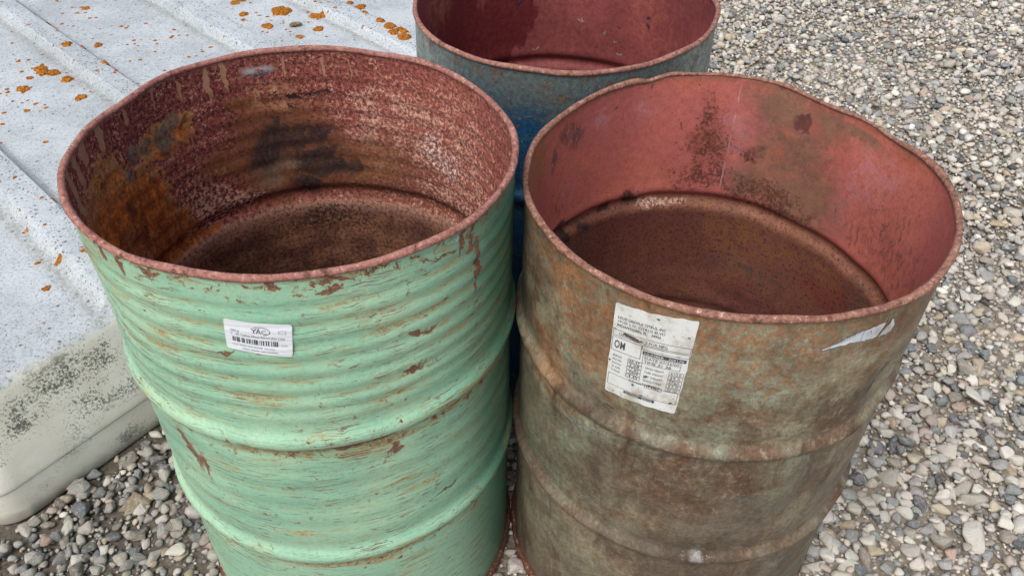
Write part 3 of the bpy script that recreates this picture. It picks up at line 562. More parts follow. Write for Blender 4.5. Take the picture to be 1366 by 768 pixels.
# ------------------------------------------------------------------ white ribbed cover
RIBS = [(0.325, 0.398), (0.750, 0.812), (1.178, 1.246), (1.530, 1.606), (1.96, 2.03), (2.38, 2.45)]
def slab_xy(s0, n):
    P = SLAB_A[None] + (s0 - SLAB_SKEW * n)[:, None] * SLAB_S[None] + n[:, None] * SLAB_N[None]
    return P
def rrect(inset, rad):
    """rounded rectangle in (s0, n): s0 from SLAB_S0, n from 0 down to -W; fixed point count"""
    a0, a1, b0, b1 = SLAB_S0 + inset, SLAB_S0 + SLAB_LEN - inset, -inset, -SLAB_W + inset
    r = max(min(rad, (b0 - b1) / 2 - 1e-4), 1e-4); pts = []
    nl, ns, nc = 560, 130, 10
    def arc(cx, cy, t0):
        for i in range(nc): t = t0 + (i + 0.5) / nc * PI / 2; pts.append((cx + r * math.cos(t), cy + r * math.sin(t)))
    for i in range(nl): pts.append((a0 + r + (a1 - a0 - 2 * r) * (i + 0.5) / nl, b0))
    t = []
    for i in range(nc): q = PI / 2 - (i + 0.5) / nc * PI / 2; pts.append((a1 - r + r * math.cos(q), b0 - r + r * math.sin(q)))
    for i in range(ns): pts.append((a1, b0 - r + (b1 - b0 + 2 * r) * (i + 0.5) / ns))
    for i in range(nc): q = -(i + 0.5) / nc * PI / 2; pts.append((a1 - r + r * math.cos(q), b1 + r + r * math.sin(q)))
    for i in range(nl): pts.append((a1 - r - (a1 - a0 - 2 * r) * (i + 0.5) / nl, b1))
    for i in range(nc): q = -PI / 2 - (i + 0.5) / nc * PI / 2; pts.append((a0 + r + r * math.cos(q), b1 + r + r * math.sin(q)))
    for i in range(ns): pts.append((a0, b1 + r - (b1 - b0 + 2 * r) * (i + 0.5) / ns))
    for i in range(nc): q = PI - (i + 0.5) / nc * PI / 2; pts.append((a0 + r + r * math.cos(q), b0 - r + r * math.sin(q)))
    return np.array(pts)
def rib_h(s0, n):
    h = np.zeros_like(s0)
    for a, b in RIBS:
        h = np.maximum(h, sst(s0, a - 0.020, a + 0.003) * (1 - sst(s0, b - 0.001, b + 0.011)))
    fade = sst(-n, 0.055, 0.10) * sst(n + SLAB_W, 0.055, 0.10)
    return 0.025 * h * fade
def slab_top_z(s0, n):
    edge = np.minimum(np.minimum(-n, n + SLAB_W), np.minimum(s0 - SLAB_S0, SLAB_S0 + SLAB_LEN - s0))
    return SLAB_TOP + 0.004 * sst(edge, 0.05, 0.3) + rib_h(s0, n) + 0.0012 * np.sin(s0 * 9) * np.cos(n * 7)
loops = []
for inset, z in ((0.012, -0.004), (0.006, 0.0), (0.0035, 0.004), (0.0030, 0.05), (0.0035, 0.086), (0.0040, 0.0895), (0.0055, 0.0905), (0.018, 0.0910), (0.018, 0.0940), (0.0025, 0.0945), (0.0010, 0.0955), (0.0005, 0.098), (0.001, 0.104), (0.004, 0.125), (0.014, 0.17), (0.026, 0.22), (0.036, 0.264), (0.0395, 0.279), (0.0415, 0.2855), (0.0445, 0.2915), (0.0490, 0.2965), (0.056, 0.3000), (0.066, 0.3012)):
    P = rrect(inset, 0.075 - inset * 0.2); loops.append(np.concatenate((slab_xy(P[:, 0], P[:, 1]), np.full((len(P), 1), z)), 1))
for inset in np.concatenate((np.linspace(0.078, 0.14, 8), np.linspace(0.149, SLAB_W / 2 - 0.00004, 96))):
    P = rrect(inset, max(0.06 - inset, 0.004)); loops.append(np.concatenate((slab_xy(P[:, 0], P[:, 1]), slab_top_z(P[:, 0], P[:, 1])[:, None]), 1))
M_ = len(loops[0]); V = np.concatenate(loops); nl_ = len(loops)
i, j = np.meshgrid(np.arange(M_), np.arange(nl_ - 1)); a = (j * M_ + i).ravel(); b = (j * M_ + (i + 1) % M_).ravel()
Fq = np.stack((a, a + M_, b + M_, b), -1)
slab_me = mesh_np('fibreglass_cover', V, Fq); slab_me.set_sharp_from_angle(angle=math.radians(32))
_d = V[:, :2] - SLAB_A; _n = _d @ SLAB_N; _s0 = _d @ SLAB_S + SLAB_SKEW * _n
_rib = np.where(V[:, 2] > 0.298, rib_h(_s0, _n) / 0.025, 0); _base = np.zeros(len(V))
for a, b in RIBS: _base = np.maximum(_base, np.maximum(np.exp(-((_s0 - a + 0.030) / 0.016) ** 2), 0.6 * np.exp(-((_s0 - b - 0.018) / 0.007) ** 2)))
for nm_, arr in (('rib', _rib), ('rib_base', _base * (V[:, 2] > 0.298))):
    slab_me.attributes.new(nm_, 'FLOAT', 'POINT').data.foreach_set('value', arr.astype(np.float32))
slab = tag(link('fibreglass_cover', slab_me, (mat_slab(),)), 'large weathered white ribbed fibreglass cover with orange lichen, lying on gravel beside the green barrel', 'cover')

# lichen discs growing on it
lich_mat = mat_lichen()
def disc(s0n, rad, seed, V, F, flat=0.28, K=14):
    g = np.random.default_rng(seed); s_, n = s0n; o = len(V)
    ph = g.uniform(0, 6, 3); am = g.uniform(0.05, 0.16, 3); t = 2 * PI * np.arange(K) / K
    out = 1 + am[0] * np.sin(2 * t + ph[0]) + am[1] * np.sin(3 * t + ph[1]) + am[2] * np.sin(5 * t + ph[2])
    X, Y, Hh = [np.array([s_])], [np.array([n])], [np.array([rad * flat * 0.9])]; rings = ((0.35, 1.0), (0.7, 0.95), (0.9, 0.7), (1.0, 0.0)) if K > 8 else ((0.7, 0.9), (1.0, 0.0))
    for r, h in rings:
        X.append(s_ + rad * r * out * np.cos(t)); Y.append(n + rad * r * out * np.sin(t)); Hh.append(rad * flat * h * g.uniform(0.75, 1.15, K))
    X, Y, Hh = np.concatenate(X), np.concatenate(Y), np.concatenate(Hh); s0 = X + SLAB_SKEW * Y
    P = slab_xy(s0, Y); z = slab_top_z(s0, Y) - 0.0012 + Hh; V += [(a, b, c) for (a, b), c in zip(P, z)]
    for k in range(K): F.append((o, o + 1 + k, o + 1 + (k + 1) % K))
    for q in range(len(rings) - 1):
        for k in range(K):
            a = o + 1 + q * K + k; b = o + 1 + q * K + (k + 1) % K; F.append((a, a + K, b + K)); F.append((a, b + K, b))
LICH = [(0.922, -1.221, 11), (1.005, -1.196, 10), (0.950, -1.175, 5), (0.930, -1.015, 9), (0.805, -1.177, 13), (0.815, -1.124, 13), (0.795, -1.150, 12), (0.817, -1.054, 12), (0.781, -0.922, 11), (0.705, -1.096, 12), (0.754, -1.148, 7),
        (1.142, -1.491, 9), (1.449, -1.034, 11), (1.542, -0.950, 22), (1.436, -0.894, 13), (1.492, -1.136, 11), (1.528, -1.145, 14), (1.447, -0.749, 9), (1.600, -0.815, 11), (1.589, -0.835, 12), (1.526, -0.745, 12), (1.747, -0.824, 9), (1.742, -0.767, 13),
        (1.690, -0.678, 11), (1.672, -0.594, 13), (1.656, -0.538, 15), (1.629, -0.498, 13), (1.661, -0.485, 15), (1.621, -0.445, 15), (0.344, -0.277, 7), (0.283, -0.223, 6), (0.648, -0.971, 6), (0.358, -0.441, 5), (1.42, -1.00, 6)]
for q, (a, b, r) in enumerate(LICH):
    V, F = [], []; disc((a, b), r * 1.5 / 1000, q, V, F, 0.42, 20); link('lichen', mesh_np('lichen', V, F), (lich_mat,), slab)
V, F = [], []; g = np.random.default_rng(5)
for (ca, cb, sa, sb, n_) in ((1.52, -0.86, 0.09, 0.10, 90), (1.12, -1.12, 0.10, 0.14, 95), (0.80, -1.22, 0.07, 0.10, 40), (0.66, -1.25, 0.10, 0.15, 45), (1.1, -1.5, 0.12, 0.1, 50), (0.35, -0.35, 0.10, 0.14, 40), (0.62, -1.15, 0.05, 0.10, 50), (0.8, -0.9, 0.15, 0.1, 22), (0.55, -0.9, 0.1, 0.2, 14), (1.62, -0.55, 0.04, 0.1, 18)):
    for _ in range(int(n_ * 1.7)):
        a, b = g.normal(ca, sa), g.normal(cb, sb)
        if b > -0.08 or a < 0.03: continue
        disc((a, b), min(0.009, 0.0022 + g.exponential(0.0022)), int(g.integers(1e6)), V, F, 0.25, 8)
tag(link('lichen_specks', mesh_np('lichen_specks', V, F), (lich_mat,), slab), kind='stuff')

# curled dry leaf on the cover
def slab_pt(s_, n, h=0.0):
    s0 = np.array([s_ + SLAB_SKEW * n]); P = slab_xy(s0, np.array([n]))[0]; return (P[0], P[1], slab_top_z(s0, np.array([n]))[0] + h)
V, F = [], []; nu, nv = 10, 6
for i in range(nu):
    for j in range(nv):
        t = i / (nu - 1) * 2 - 1; v_ = j / (nv - 1) * 2 - 1; wdt = 0.011 * math.sqrt(max(0.02, 1 - t * t))
        ang = v_ * 1.6; V.append((0.022 * t, wdt * math.sin(ang), 0.0012 + wdt * (1 - math.cos(ang)) * 0.9 + 0.003 * t * t))
for i in range(nu - 1):
    for j in range(nv - 1): a = i * nv + j; F.append((a, a + nv, a + nv + 1, a + 1))
leaf = link('curled_leaf', mesh_np('curled_leaf', V, F), (mat_plain('dry_leaf', (150, 128, 96), 0.8, 0.5, 200),))
sm_ = leaf.modifiers.new('thickness', 'SOLIDIFY'); sm_.thickness = 0.0012; sm_.offset = 1.0
leaf.location = slab_pt(1.495, -0.821, 0.0005); leaf.rotation_euler = (0, 0, 0.4)
tag(leaf, 'small curled dry leaf lying among lichen on the white ribbed cover', 'leaf')

# ------------------------------------------------------------------ barrels
def profile(tab):
    tab = sorted(tab); A = np.radians([t for t, _ in tab]); R = np.array([r for _, r in tab]) - 0.2905
    A = np.concatenate((A - 2 * PI, A, A + 2 * PI)); R = np.tile(R, 3)
    th = np.linspace(-PI, PI, 361); raw = np.interp(th, A, R)[:-1]
    k = np.exp(-0.5 * (np.arange(-14, 15) / 4.5) ** 2); k /= k.sum()
    sm = sum(np.roll(raw, i) * k[i + 14] for i in range(-14, 15))
    return lambda t: np.interp((np.asarray(t) + PI) % (2 * PI), np.linspace(0, 2 * PI, 361), np.append(sm, sm[0]))
RIM_G = profile([(-167, .2949), (-156, .2912), (-145, .2894), (-133, .2868), (-120, .2855), (-106, .2824), (-94, .2824), (-80, .2836), (-66, .2858), (-54, .2903), (-42, .2939), (-30, .2956), (-22, .2956), (-9, .2952), (0, .2940), (9, .2930), (20, .2875), (39, .2801), (56, .2834), (72, .2805), (86, .2822), (106, .2909), (125, .2985), (141, .2996), (159, .2849), (176, .2944)])
RIM_R = profile([(-167, .2945), (-156, .294), (-145, .2957), (-133, .2936), (-122, .2961), (-112, .295), (-99, .2861), (-88, .2843), (-76, .2883), (-62, .2912), (-51, .2941), (-41, .2922), (-26, .293), (-16, .2941), (-3, .2948), (8, .292), (19, .285), (32, .2818), (48, .2792), (63, .294), (72, .3006), (92, .2961), (108, .2983), (116, .289), (132, .2829), (150, .2818), (169, .289), (179, .2905)])
RIM_B = profile([(-174, .2842), (-150, .2905), (-125, .2938), (-104, .2924), (-88, .2928), (-68, .2885), (-43, .2816), (-14, .2857), (-2, .2952), (40, .29), (90, .289), (140, .288)])

class Barrel:
    def __init__(s, kind, c, H, rim, tilt, hoops, hh, hw, seed, decay):
        s.kind, s.c, s.H, s.rim, s.tilt, s.hoops, s.hh, s.hw, s.decay = kind, c, H, rim, tilt, hoops, hh, hw, decay
        g = np.random.default_rng(seed); s.ph = g.uniform(0, 6.28, (6, 3))
    def r(s, th, z, inner=False):
        th = np.asarray(th, float); z = np.asarray(z, float)
        r = 0.2842 + s.rim(th) * np.exp(-(s.H - z) / s.decay)
        for k_, h in enumerate(s.hoops): r = r + s.hh * (0.3 if inner and k_ else 1.0) * np.exp(-np.abs((z - h) / s.hw) ** 3.2) - 0.0011 * (np.exp(-((z - h - 2.3 * s.hw) / (s.hw * 0.8)) ** 2) + np.exp(-((z - h + 2.3 * s.hw) / (s.hw * 0.8)) ** 2))
        if s.kind == 'green':
            env = sst(z, 0.63, 0.66) * (1 - sst(z, 0.825, 0.85)); r = r + (0.0009 if inner else 0.0011) * env * np.sin((z - 0.635) * 2 * PI / 0.0286)
            env2 = sst(z, 0.36, 0.39) * (1 - sst(z, 0.52, 0.56)); r = r + 0.0007 * env2 * np.sin((z - 0.37) * 2 * PI / 0.045)
        for q in range(6):
            r = r + 0.00035 * np.sin((q + 2) * th + s.ph[q, 0] + z * 9 * np.sin(s.ph[q, 1])) * np.sin(z * (6 + 3 * q) + s.ph[q, 2])
        for (t0, z0, dt, dz, a) in DENTS.get(s.kind, ()):
            dth = (th - math.radians(t0) + PI) % (2 * PI) - PI
            r = r - a * np.exp(-(dth / math.radians(dt)) ** 2 - ((z - z0) / dz) ** 2)
        return r
    def ztop(s, th):
        z = s.H + 0.285 * (s.tilt[0] * np.cos(th) + s.tilt[1] * np.sin(th)); bump = lambda t, w: np.exp(-(((th - math.radians(t) + PI) % (2 * PI) - PI) / math.radians(w)) ** 2)
        if s.kind == 'olive': z = z - 0.0045 * bump(107, 3.5) + 0.003 * bump(98, 5) - 0.004 * bump(46, 9) + 0.003 * bump(64, 7) - 0.003 * bump(22, 6) + 0.0012 * np.sin(9 * th + 1) - 0.002 * bump(-80, 5)
        else: z = z + 0.0007 * np.sin(7 * th + 2) + 0.0006 * np.sin(13 * th)
        return z
DENTS = {'olive': [(-48, 0.655, 7, 0.035, 0.010), (-40, 0.58, 14, 0.05, 0.008), (-95, 0.70, 14, 0.06, 0.004), (-140, 0.47, 12, 0.06, 0.004), (35, 0.74, 10, 0.05, 0.004), (5, 0.70, 8, 0.07, 0.004), (-42, 0.36, 10, 0.05, 0.006)],
         'green': [(-60, 0.47, 14, 0.05, 0.003), (-125, 0.50, 10, 0.06, 0.005), (-140, 0.74, 12, 0.06, 0.003), (-95, 0.46, 10, 0.05, 0.002)], 'blue': [(-100, 0.74, 20, 0.06, 0.003)]}
def tube(name, ring, rad, parent, mat, nt=288, ns=10):
    """closed bead along ring(th)->(r,z); rad(th) tube radius (outward, vertical)"""
    th = np.linspace(0, 2 * PI, nt, endpoint=False); rc, zc = ring(th); ra = rad(th); V = []
    for k in range(ns):
        q = 2 * PI * k / ns; V.append(np.stack(((rc + ra * math.cos(q)) * np.cos(th), (rc + ra * math.cos(q)) * np.sin(th), zc + ra * math.sin(q)), -1))
    V = np.concatenate(V); i, j = np.meshgrid(np.arange(nt), np.arange(ns)); a = (j * nt + i).ravel(); b = (j * nt + (i + 1) % nt).ravel()
    c = (((j + 1) % ns) * nt + (i + 1) % nt).ravel(); d = (((j + 1) % ns) * nt + i).ravel()
    return link(name, mesh_np(name, V, np.stack((a, b, c, d), -1)), (mat,), parent)
def build_barrel(B, label, m_out, m_in, m_rim, thin=None):
    root = tag(link('metal_barrel', None), label, 'barrel', 'open topped metal barrels'); root.location = (B.c[0], B.c[1], 0)
    NT = 256
    def shell(zs, inner):
        th = np.linspace(0, 2 * PI, NT + 1) + (-PI / 2 if inner else PI / 2 - 2 * PI)
        T, Z = np.meshgrid(th[:-1], zs); R = B.r(T, Z, inner) - (0.0018 if inner else 0)
        Zs = Z + (B.ztop(T) - B.H) * (Z / B.H)
        V = np.stack((R * np.cos(T), R * np.sin(T), Zs), -1).reshape(-1, 3)
        i, j = np.meshgrid(np.arange(NT), np.arange(len(zs) - 1)); i = i.ravel(); j = j.ravel(); i2 = (i + 1) % NT
        F = np.stack((j * NT + i, j * NT + i2, (j + 1) * NT + i2, (j + 1) * NT + i), -1)
        U = lambda a, b: np.stack((th[a] * 0.285, zs[b]), -1)
        UV = np.stack((U(i, j), U(i + 1, j), U(i + 1, j + 1), U(i, j + 1)), 1)
        if inner: F = F[:, ::-1]; UV = UV[:, ::-1]
        return V, F, UV.reshape(-1, 2)
    zo = np.arange(0.012, B.H - 0.0055, 0.0045); zi = np.arange(0.022, B.H - 0.0055, 0.0055); zo = np.append(zo, B.H - 0.005); zi = np.append(zi, B.H - 0.005)
    V1, F1, U1 = shell(zo, False); V2, F2, U2 = shell(zi, True)
    me = mesh_np('wall', np.concatenate((V1, V2)), np.concatenate((F1, F2 + len(V1)))); set_uv(me, np.concatenate((U1, U2)))
    wall = link('wall', me, (m_out, m_in), root)
    me.polygons.foreach_set('material_index', np.concatenate((np.zeros(len(F1)), np.ones(len(F2)))).astype(np.int32))
    g = np.random.default_rng(3)
    jit = lambda th: 0.0003 * np.sin(7 * th + 1) + 0.0002 * np.sin(19 * th) + 0.0001 * np.sin(41 * th + 2)
    rad = (lambda th: 0.0047 + jit(th)) if thin is None else (lambda th: (0.0048 - 0.0017 * (sst(np.degrees(th) % 360, thin[0], thin[0] + 14) * (1 - sst(np.degrees(th) % 360, thin[1] - 3, thin[1])))) + 1.3 * jit(th))
    tube('rim', lambda th: (B.r(th, B.H) - 0.0005, B.ztop(th) - 0.006), rad, root, m_rim)
    tube('bottom_chime', lambda th: (B.r(th, 0.012) + 0.001, 0 * th + 0.0075), lambda th: 0.0072 + jit(th), root, RUST)
    # base disc: slightly dished, double sided thickness
    th = np.linspace(0, 2 * PI, 96, endpoint=False); V = [(0, 0, 0.021)]; F = []
    for q, (f, z) in enumerate(((0.5, 0.021), (0.9, 0.021), (0.965, 0.026), (0.992, 0.022))):
        for t in th: V.append((0.2842 * f * math.cos(t), 0.2842 * f * math.sin(t), z))
    V = np.array(V); 
    F = [(0, 1 + k, 1 + (k + 1) % 96, 1 + (k + 1) % 96) for k in range(0)]
    for q in range(3):
        for k in range(96): a = 1 + q * 96 + k; b = 1 + q * 96 + (k + 1) % 96; F += [(a, a + 96, b + 96), (a, b + 96, b)]
    for k in range(96): F.append((0, 1 + k, 1 + (k + 1) % 96))
    link('bottom_plate', mesh_np('bottom_plate', V, F), (RUST,), root)
    return root
RUST = mat_rim('brown_rust', (104, 64, 50), (80, 50, 44), (130, 84, 56))
BG = Barrel('green', GREEN_C, 0.8787, RIM_G, (0, 0), (0.600, 0.328), 0.0085, 0.0125, 1, 0.26)
BR = Barrel('olive', OLIVE_C, 0.8334, RIM_R, (0.005, 0.0144), (0.588, 0.335), 0.0095, 0.0105, 2, 0.22)
BB = Barrel('blue', BLUE_C, 0.8483, RIM_B, (0, 0), (0.592, 0.335), 0.0095, 0.011, 3, 0.25)
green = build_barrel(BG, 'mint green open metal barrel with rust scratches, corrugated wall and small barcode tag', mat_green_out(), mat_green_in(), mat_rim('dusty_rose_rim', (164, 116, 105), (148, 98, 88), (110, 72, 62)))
olive = build_barrel(BR, 'rusty olive brown open metal barrel with coral inside and large paper label', mat_olive_out(), mat_coral_in(), mat_rim('brown_pink_rim', (152, 110, 94), (134, 94, 80), (100, 68, 56)), thin=(12, 110))
blue = build_barrel(BB, 'dark blue open metal barrel with red inside, standing behind the other two', mat_blue_out(), mat_red_in(), mat_rim('tan_rose_rim', (160, 116, 102), (142, 98, 86), (112, 76, 64)))

# ------------------------------------------------------------------ labels stuck on the barrels
def wall_pt(B, th_deg, z, lift, env=False):
    th = np.radians(np.asarray(th_deg, float)); z = np.asarray(z, float); r = B.r(th, z)
    if env: r = np.max([B.r(th, z + dz) for dz in (-0.012, -0.006, 0, 0.006, 0.012)], 0)
    r = r + lift; zz = z + (B.ztop(th) - B.H) * z / B.H
    return np.stack((r * np.cos(th), r * np.sin(th), zz), -1)
def bil(C, x, y):
    """C = TL, TR, BR, BL in (deg, z); x right, y down, 0..1"""
    t = [(C[0][k] * (1 - x) + C[1][k] * x) * (1 - y) + (C[3][k] * (1 - x) + C[2][k] * x) * y for k in (0, 1)]
    return t
def sheet(name, B, C, lift, parent, mat, nx, ny, edge=None, env=False):
    V, F = [], []
    for j in range(ny + 1):
        for i in range(nx + 1):
            x, y = i / nx, j / ny
            if edge: x, y = edge(x, y)
            V.append((x, y))
    for j in range(ny):
        for i in range(nx): a = j * (nx + 1) + i; F.append((a, a + nx + 1, a + nx + 2, a + 1))
    V = np.array(V, float); th, z = bil(C, V[:, 0], V[:, 1])
    return link(name, mesh_np(name, wall_pt(B, th, z, lift, env), F), (mat,), parent)
class Print:
    """flat ink shapes in sheet coordinates (x right 0..1, y down 0..1)"""
    def __init__(s, B, C, lift, aspect, env=False): s.B, s.C, s.lift, s.asp, s.env, s.V, s.F = B, C, lift, aspect, env, [], []
    def pt(s, x, y): s.V.append((x, y)); return len(s.V) - 1
    def rect(s, x0, y0, x1, y1):
        n = max(1, int(abs(x1 - x0) / 0.06))
        for k in range(n):
            a, b = x0 + (x1 - x0) * k / n, x0 + (x1 - x0) * (k + 1) / n
            s.F.append((s.pt(a, y0), s.pt(a, y1), s.pt(b, y1))); i = len(s.V); s.F.append((i - 3, i - 1, s.pt(b, y0)))
    def box(s, x0, y0, x1, y1, t=0.004):
        ty = t * s.asp
        s.rect(x0, y0, x1, y0 + ty); s.rect(x0, y1 - ty, x1, y1); s.rect(x0, y0 + ty, x0 + t, y1 - ty); s.rect(x1 - t, y0 + ty, x1, y1 - ty)
    def line(s, pts, t):
        for (x0, y0), (x1, y1) in zip(pts, pts[1:]):
            dx, dy = x1 - x0, (y1 - y0) / s.asp; l = math.hypot(dx, dy) or 1; nx, ny = -dy / l * t / 2, dx / l * t / 2 * s.asp
            i = [s.pt(x0 + nx, y0 + ny), s.pt(x0 - nx, y0 - ny), s.pt(x1 - nx, y1 - ny), s.pt(x1 + nx, y1 + ny)]; s.F += [(i[0], i[1], i[2]), (i[0], i[2], i[3])]
    def text(s, txt, x, y, h, width=None, bold=0.0):
        """baseline left at (x, y); h cap height in y units"""
        cu = bpy.data.curves.new('t', 'FONT'); cu.body = txt; cu.size = 1.0; cu.resolution_u = 2; cu.offset = bold
        ob = bpy.data.objects.new('t', cu); me = bpy.data.meshes.new_from_object(ob); me.calc_loop_triangles()
        co = np.array([v.co[:2] for v in me.vertices]); tr = [t.vertices[:] for t in me.loop_triangles]
        if len(co):
            ky = h / 0.72; kx = ky / s.asp
            if width: kx = width / max(co[:, 0].max(), 1e-6)
            ids = [s.pt(x + c[0] * kx, y - c[1] * ky) for c in co]; s.F += [(ids[a], ids[b], ids[c]) for a, b, c in tr]
        bpy.data.objects.remove(ob); bpy.data.curves.remove(cu); bpy.data.meshes.remove(me)
    def build(s, name, parent, mat):
        A = np.array(s.V, float); th, z = bil(s.C, A[:, 0], A[:, 1]); return link(name, mesh_np(name, wall_pt(s.B, th, z, s.lift, s.env), s.F, False), (mat,), parent)
INK = mat_plain('black_ink', (84, 84, 88), 0.6, 0.3); GREYINK = mat_plain('grey_ink', (120, 124, 138), 0.6, 0.2); PALEINK = mat_plain('pale_ink', (176, 182, 194), 0.6, 0.1)
TAGP = mat_paper('white_tag_paper', (232, 236, 242), (210, 212, 214), 0.25); LABP = mat_paper('old_label_paper', (226, 229, 227), (172, 158, 136), 0.85)

CT = [(-96.60, 0.8156), (-81.27, 0.8072), (-82.74, 0.7570), (-97.71, 0.7693)]
def rcorner(x, y, r=0.05, asp=1.7):
    # pull the corners in
    ex, ey = min(x, 1 - x) / r, min(y, 1 - y) / (r * asp)
    if ex < 1 and ey < 1:
        a, b = 1 - ex, 1 - ey; m = max(a, b); l = math.hypot(a, b)
        if l > 1e-9: k = m / l; ex, ey = 1 - a * k, 1 - b * k; x = ex * r if x < 0.5 else 1 - ex * r; y = ey * r * asp if y < 0.5 else 1 - ey * r * asp
    return x, y
tagp = sheet('barcode_tag', BG, CT, 0.0010, green, TAGP, 60, 40, rcorner, True); tagp['label'] = 'small white barcode tag stuck on the mint green wall'
pr = Print(BG, CT, 0.0014, 1.7, True); xx = 0.11; g = np.random.default_rng(11)
while xx < 0.80:
    w_ = float(g.choice([0.006, 0.009, 0.016])); 
    pr.rect(xx, 0.54, xx + w_, 0.70); xx += w_ + float(g.choice([0.006, 0.010, 0.018, 0.026]))
pr.text('Y', 0.395, 0.33, 0.15, 0.09); pr.text('A', 0.470, 0.33, 0.17, 0.075); pr.text('C', 0.545, 0.33, 0.13, 0.075)
sw = [(0.53 + 0.145 * math.cos(t), 0.255 + 0.12 * math.sin(t)) for t in np.linspace(-2.3, 1.25, 22)]; pr.line(sw, 0.009)
pr.build('barcode_print', tagp, INK)
pr = Print(BG, CT, 0.0014, 1.7, True)
pr.text('5 - 45 Gallon Metal Barrel (No Lids)', 0.09, 0.475, 0.075, 0.80); pr.text('1005 #', 0.08, 0.36, 0.07, 0.14)
pr.build('tag_text', tagp, GREYINK)
pr = Print(BG, CT, 0.0014, 1.7, True)
for (x0, x1, y) in ((0.10, 0.19, 0.80), (0.205, 0.31, 0.80), (0.325, 0.40, 0.80), (0.415, 0.55, 0.80), (0.58, 0.64, 0.80), (0.655, 0.74, 0.80), (0.25, 0.36, 0.90), (0.375, 0.50, 0.90), (0.53, 0.60, 0.90), (0.615, 0.78, 0.90), (0.83, 0.93, 0.66)): pr.rect(x0, y - 0.016, x1, y + 0.016)
pr.box(0.80, 0.19, 0.91, 0.30, 0.008); pr.build('small_print', tagp, PALEINK)

CL = [(-127.99, 0.8019), (-107.74, 0.8163), (-108.53, 0.6500), (-127.90, 0.6454)]
def ragged(x, y):
    x2, y2 = rcorner(x, y, 0.03, 0.65)
    e = 0.010
    if x == 0: x2 += e * (mnoise.noise(Vector((y * 9, 3, 0))) + 0.5)
    if x == 1: x2 -= e * (mnoise.noise(Vector((y * 11, 7, 0))) + 0.5)
    if y == 0: y2 += e * 1.3 * (mnoise.noise(Vector((x * 8, 11, 0))) + 0.4)
    if y == 1: y2 -= e * (mnoise.noise(Vector((x * 9, 17, 0))) + 0.5)
    return x2, y2
lab = sheet('paper_label', BR, CL, 0.0008, olive, LABP, 40, 50, ragged); lab['label'] = 'large worn white paper label on the olive brown wall'
AS = 0.65
pr = Print(BR, CL, 0.0013, AS)
pr.text('LOUIS DREYFUS CITRUS, INC', 0.06, 0.155, 0.028, 0.60, 0.01); pr.text('19100 S.W. CITRUS BLVD', 0.06, 0.195, 0.028, 0.60, 0.0); pr.text('INDIANTOWN, FL    34956', 0.06, 0.235, 0.028, 0.56, 0.01)
pr.rect(0.0, 0.268, 0.06, 0.272); pr.box(0.02, 0.275, 0.99, 0.335, 0.005); pr.text('ORANGE JUICE FOR MFG', 0.10, 0.325, 0.030, 0.62)
pr.box(0.02, 0.350, 0.42, 0.500, 0.006); pr.text('OM', 0.055, 0.465, 0.085, 0.15, 0.012); pr.box(0.42, 0.345, 0.99, 0.385, 0.005)
pr.rect(0.44, 0.400, 0.97, 0.436)
pr.box(0.45, 0.445, 0.92, 0.530, 0.005); pr.text('DATE 07/26/00', 0.47, 0.483, 0.028, 0.43); pr.text('TIME 21 38', 0.47, 0.522, 0.028, 0.34)
for k, (t, v_) in enumerate((('BRIX', '65.47'), ('ACID', '3.68'), ('RATIO', '17.80'), ('% OIL', '.009'), ('% PULP', '10'))):
    y = 0.535 + k * 0.042; pr.text(t, 0.06, y + 0.028, 0.022, 0.13); pr.box(0.27, y - 0.004, 0.46, y + 0.034, 0.005); pr.text(v_, 0.29, y + 0.026, 0.026, 0.14)
for k, (t, v_) in enumerate((('GROSS WEIGHT', '610.0'), ('TARE WEIGHT', '39.0'), ('NET WEIGHT', '571.0'), ('GALLONS', '52.0'), ('NO PCT', '50.00'))):
    y = 0.555 + k * 0.046; pr.text(t, 0.50, y + 0.026, 0.022, 0.24); pr.box(0.80, y - 0.008, 0.98, y + 0.032, 0.005); pr.text(v_, 0.82, y + 0.024, 0.026, 0.13)
pr.text('CHECKER', 0.32, 0.775, 0.022, 0.18); pr.box(0.54, 0.755, 0.76, 0.790, 0.005); pr.text('M 3782', 0.56, 0.783, 0.024, 0.16)
pr.box(0.03, 0.765, 0.97, 0.895, 0.005); pr.rect(0.28, 0.905, 0.70, 0.935)
pr.build('label_print', lab, INK)
for (x_, y_, h_, w_) in ((0.46, 0.430, 0.024, 0.48), (0.30, 0.930, 0.020, 0.37)):
    pr = Print(BR, CL, 0.0016, AS); pr.text('NUMBER   309176', x_, y_, h_, w_); pr.build('reversed_print', lab, LABP)
V, F = [], []
def smear(x, y, rx, ry, rot, B, C, lift, seed):
    g = np.random.default_rng(seed); P = Print(B, C, lift, 1.0); c = P.pt(x, y); ids = []
    for k in range(18):
        t = 2 * PI * k / 18; r = g.uniform(0.75, 1.2); a, b = rx * r * math.cos(t), ry * r * math.sin(t); ids.append(P.pt(x + a * math.cos(rot) - b * math.sin(rot), y + a * math.sin(rot) + b * math.cos(rot)))
    P.F = [(c, ids[k], ids[(k + 1) % 18]) for k in range(18)]; return P
SCUFF = mat_plain('brown_scuff', (104, 90, 78), 0.8, 0.3, 200)
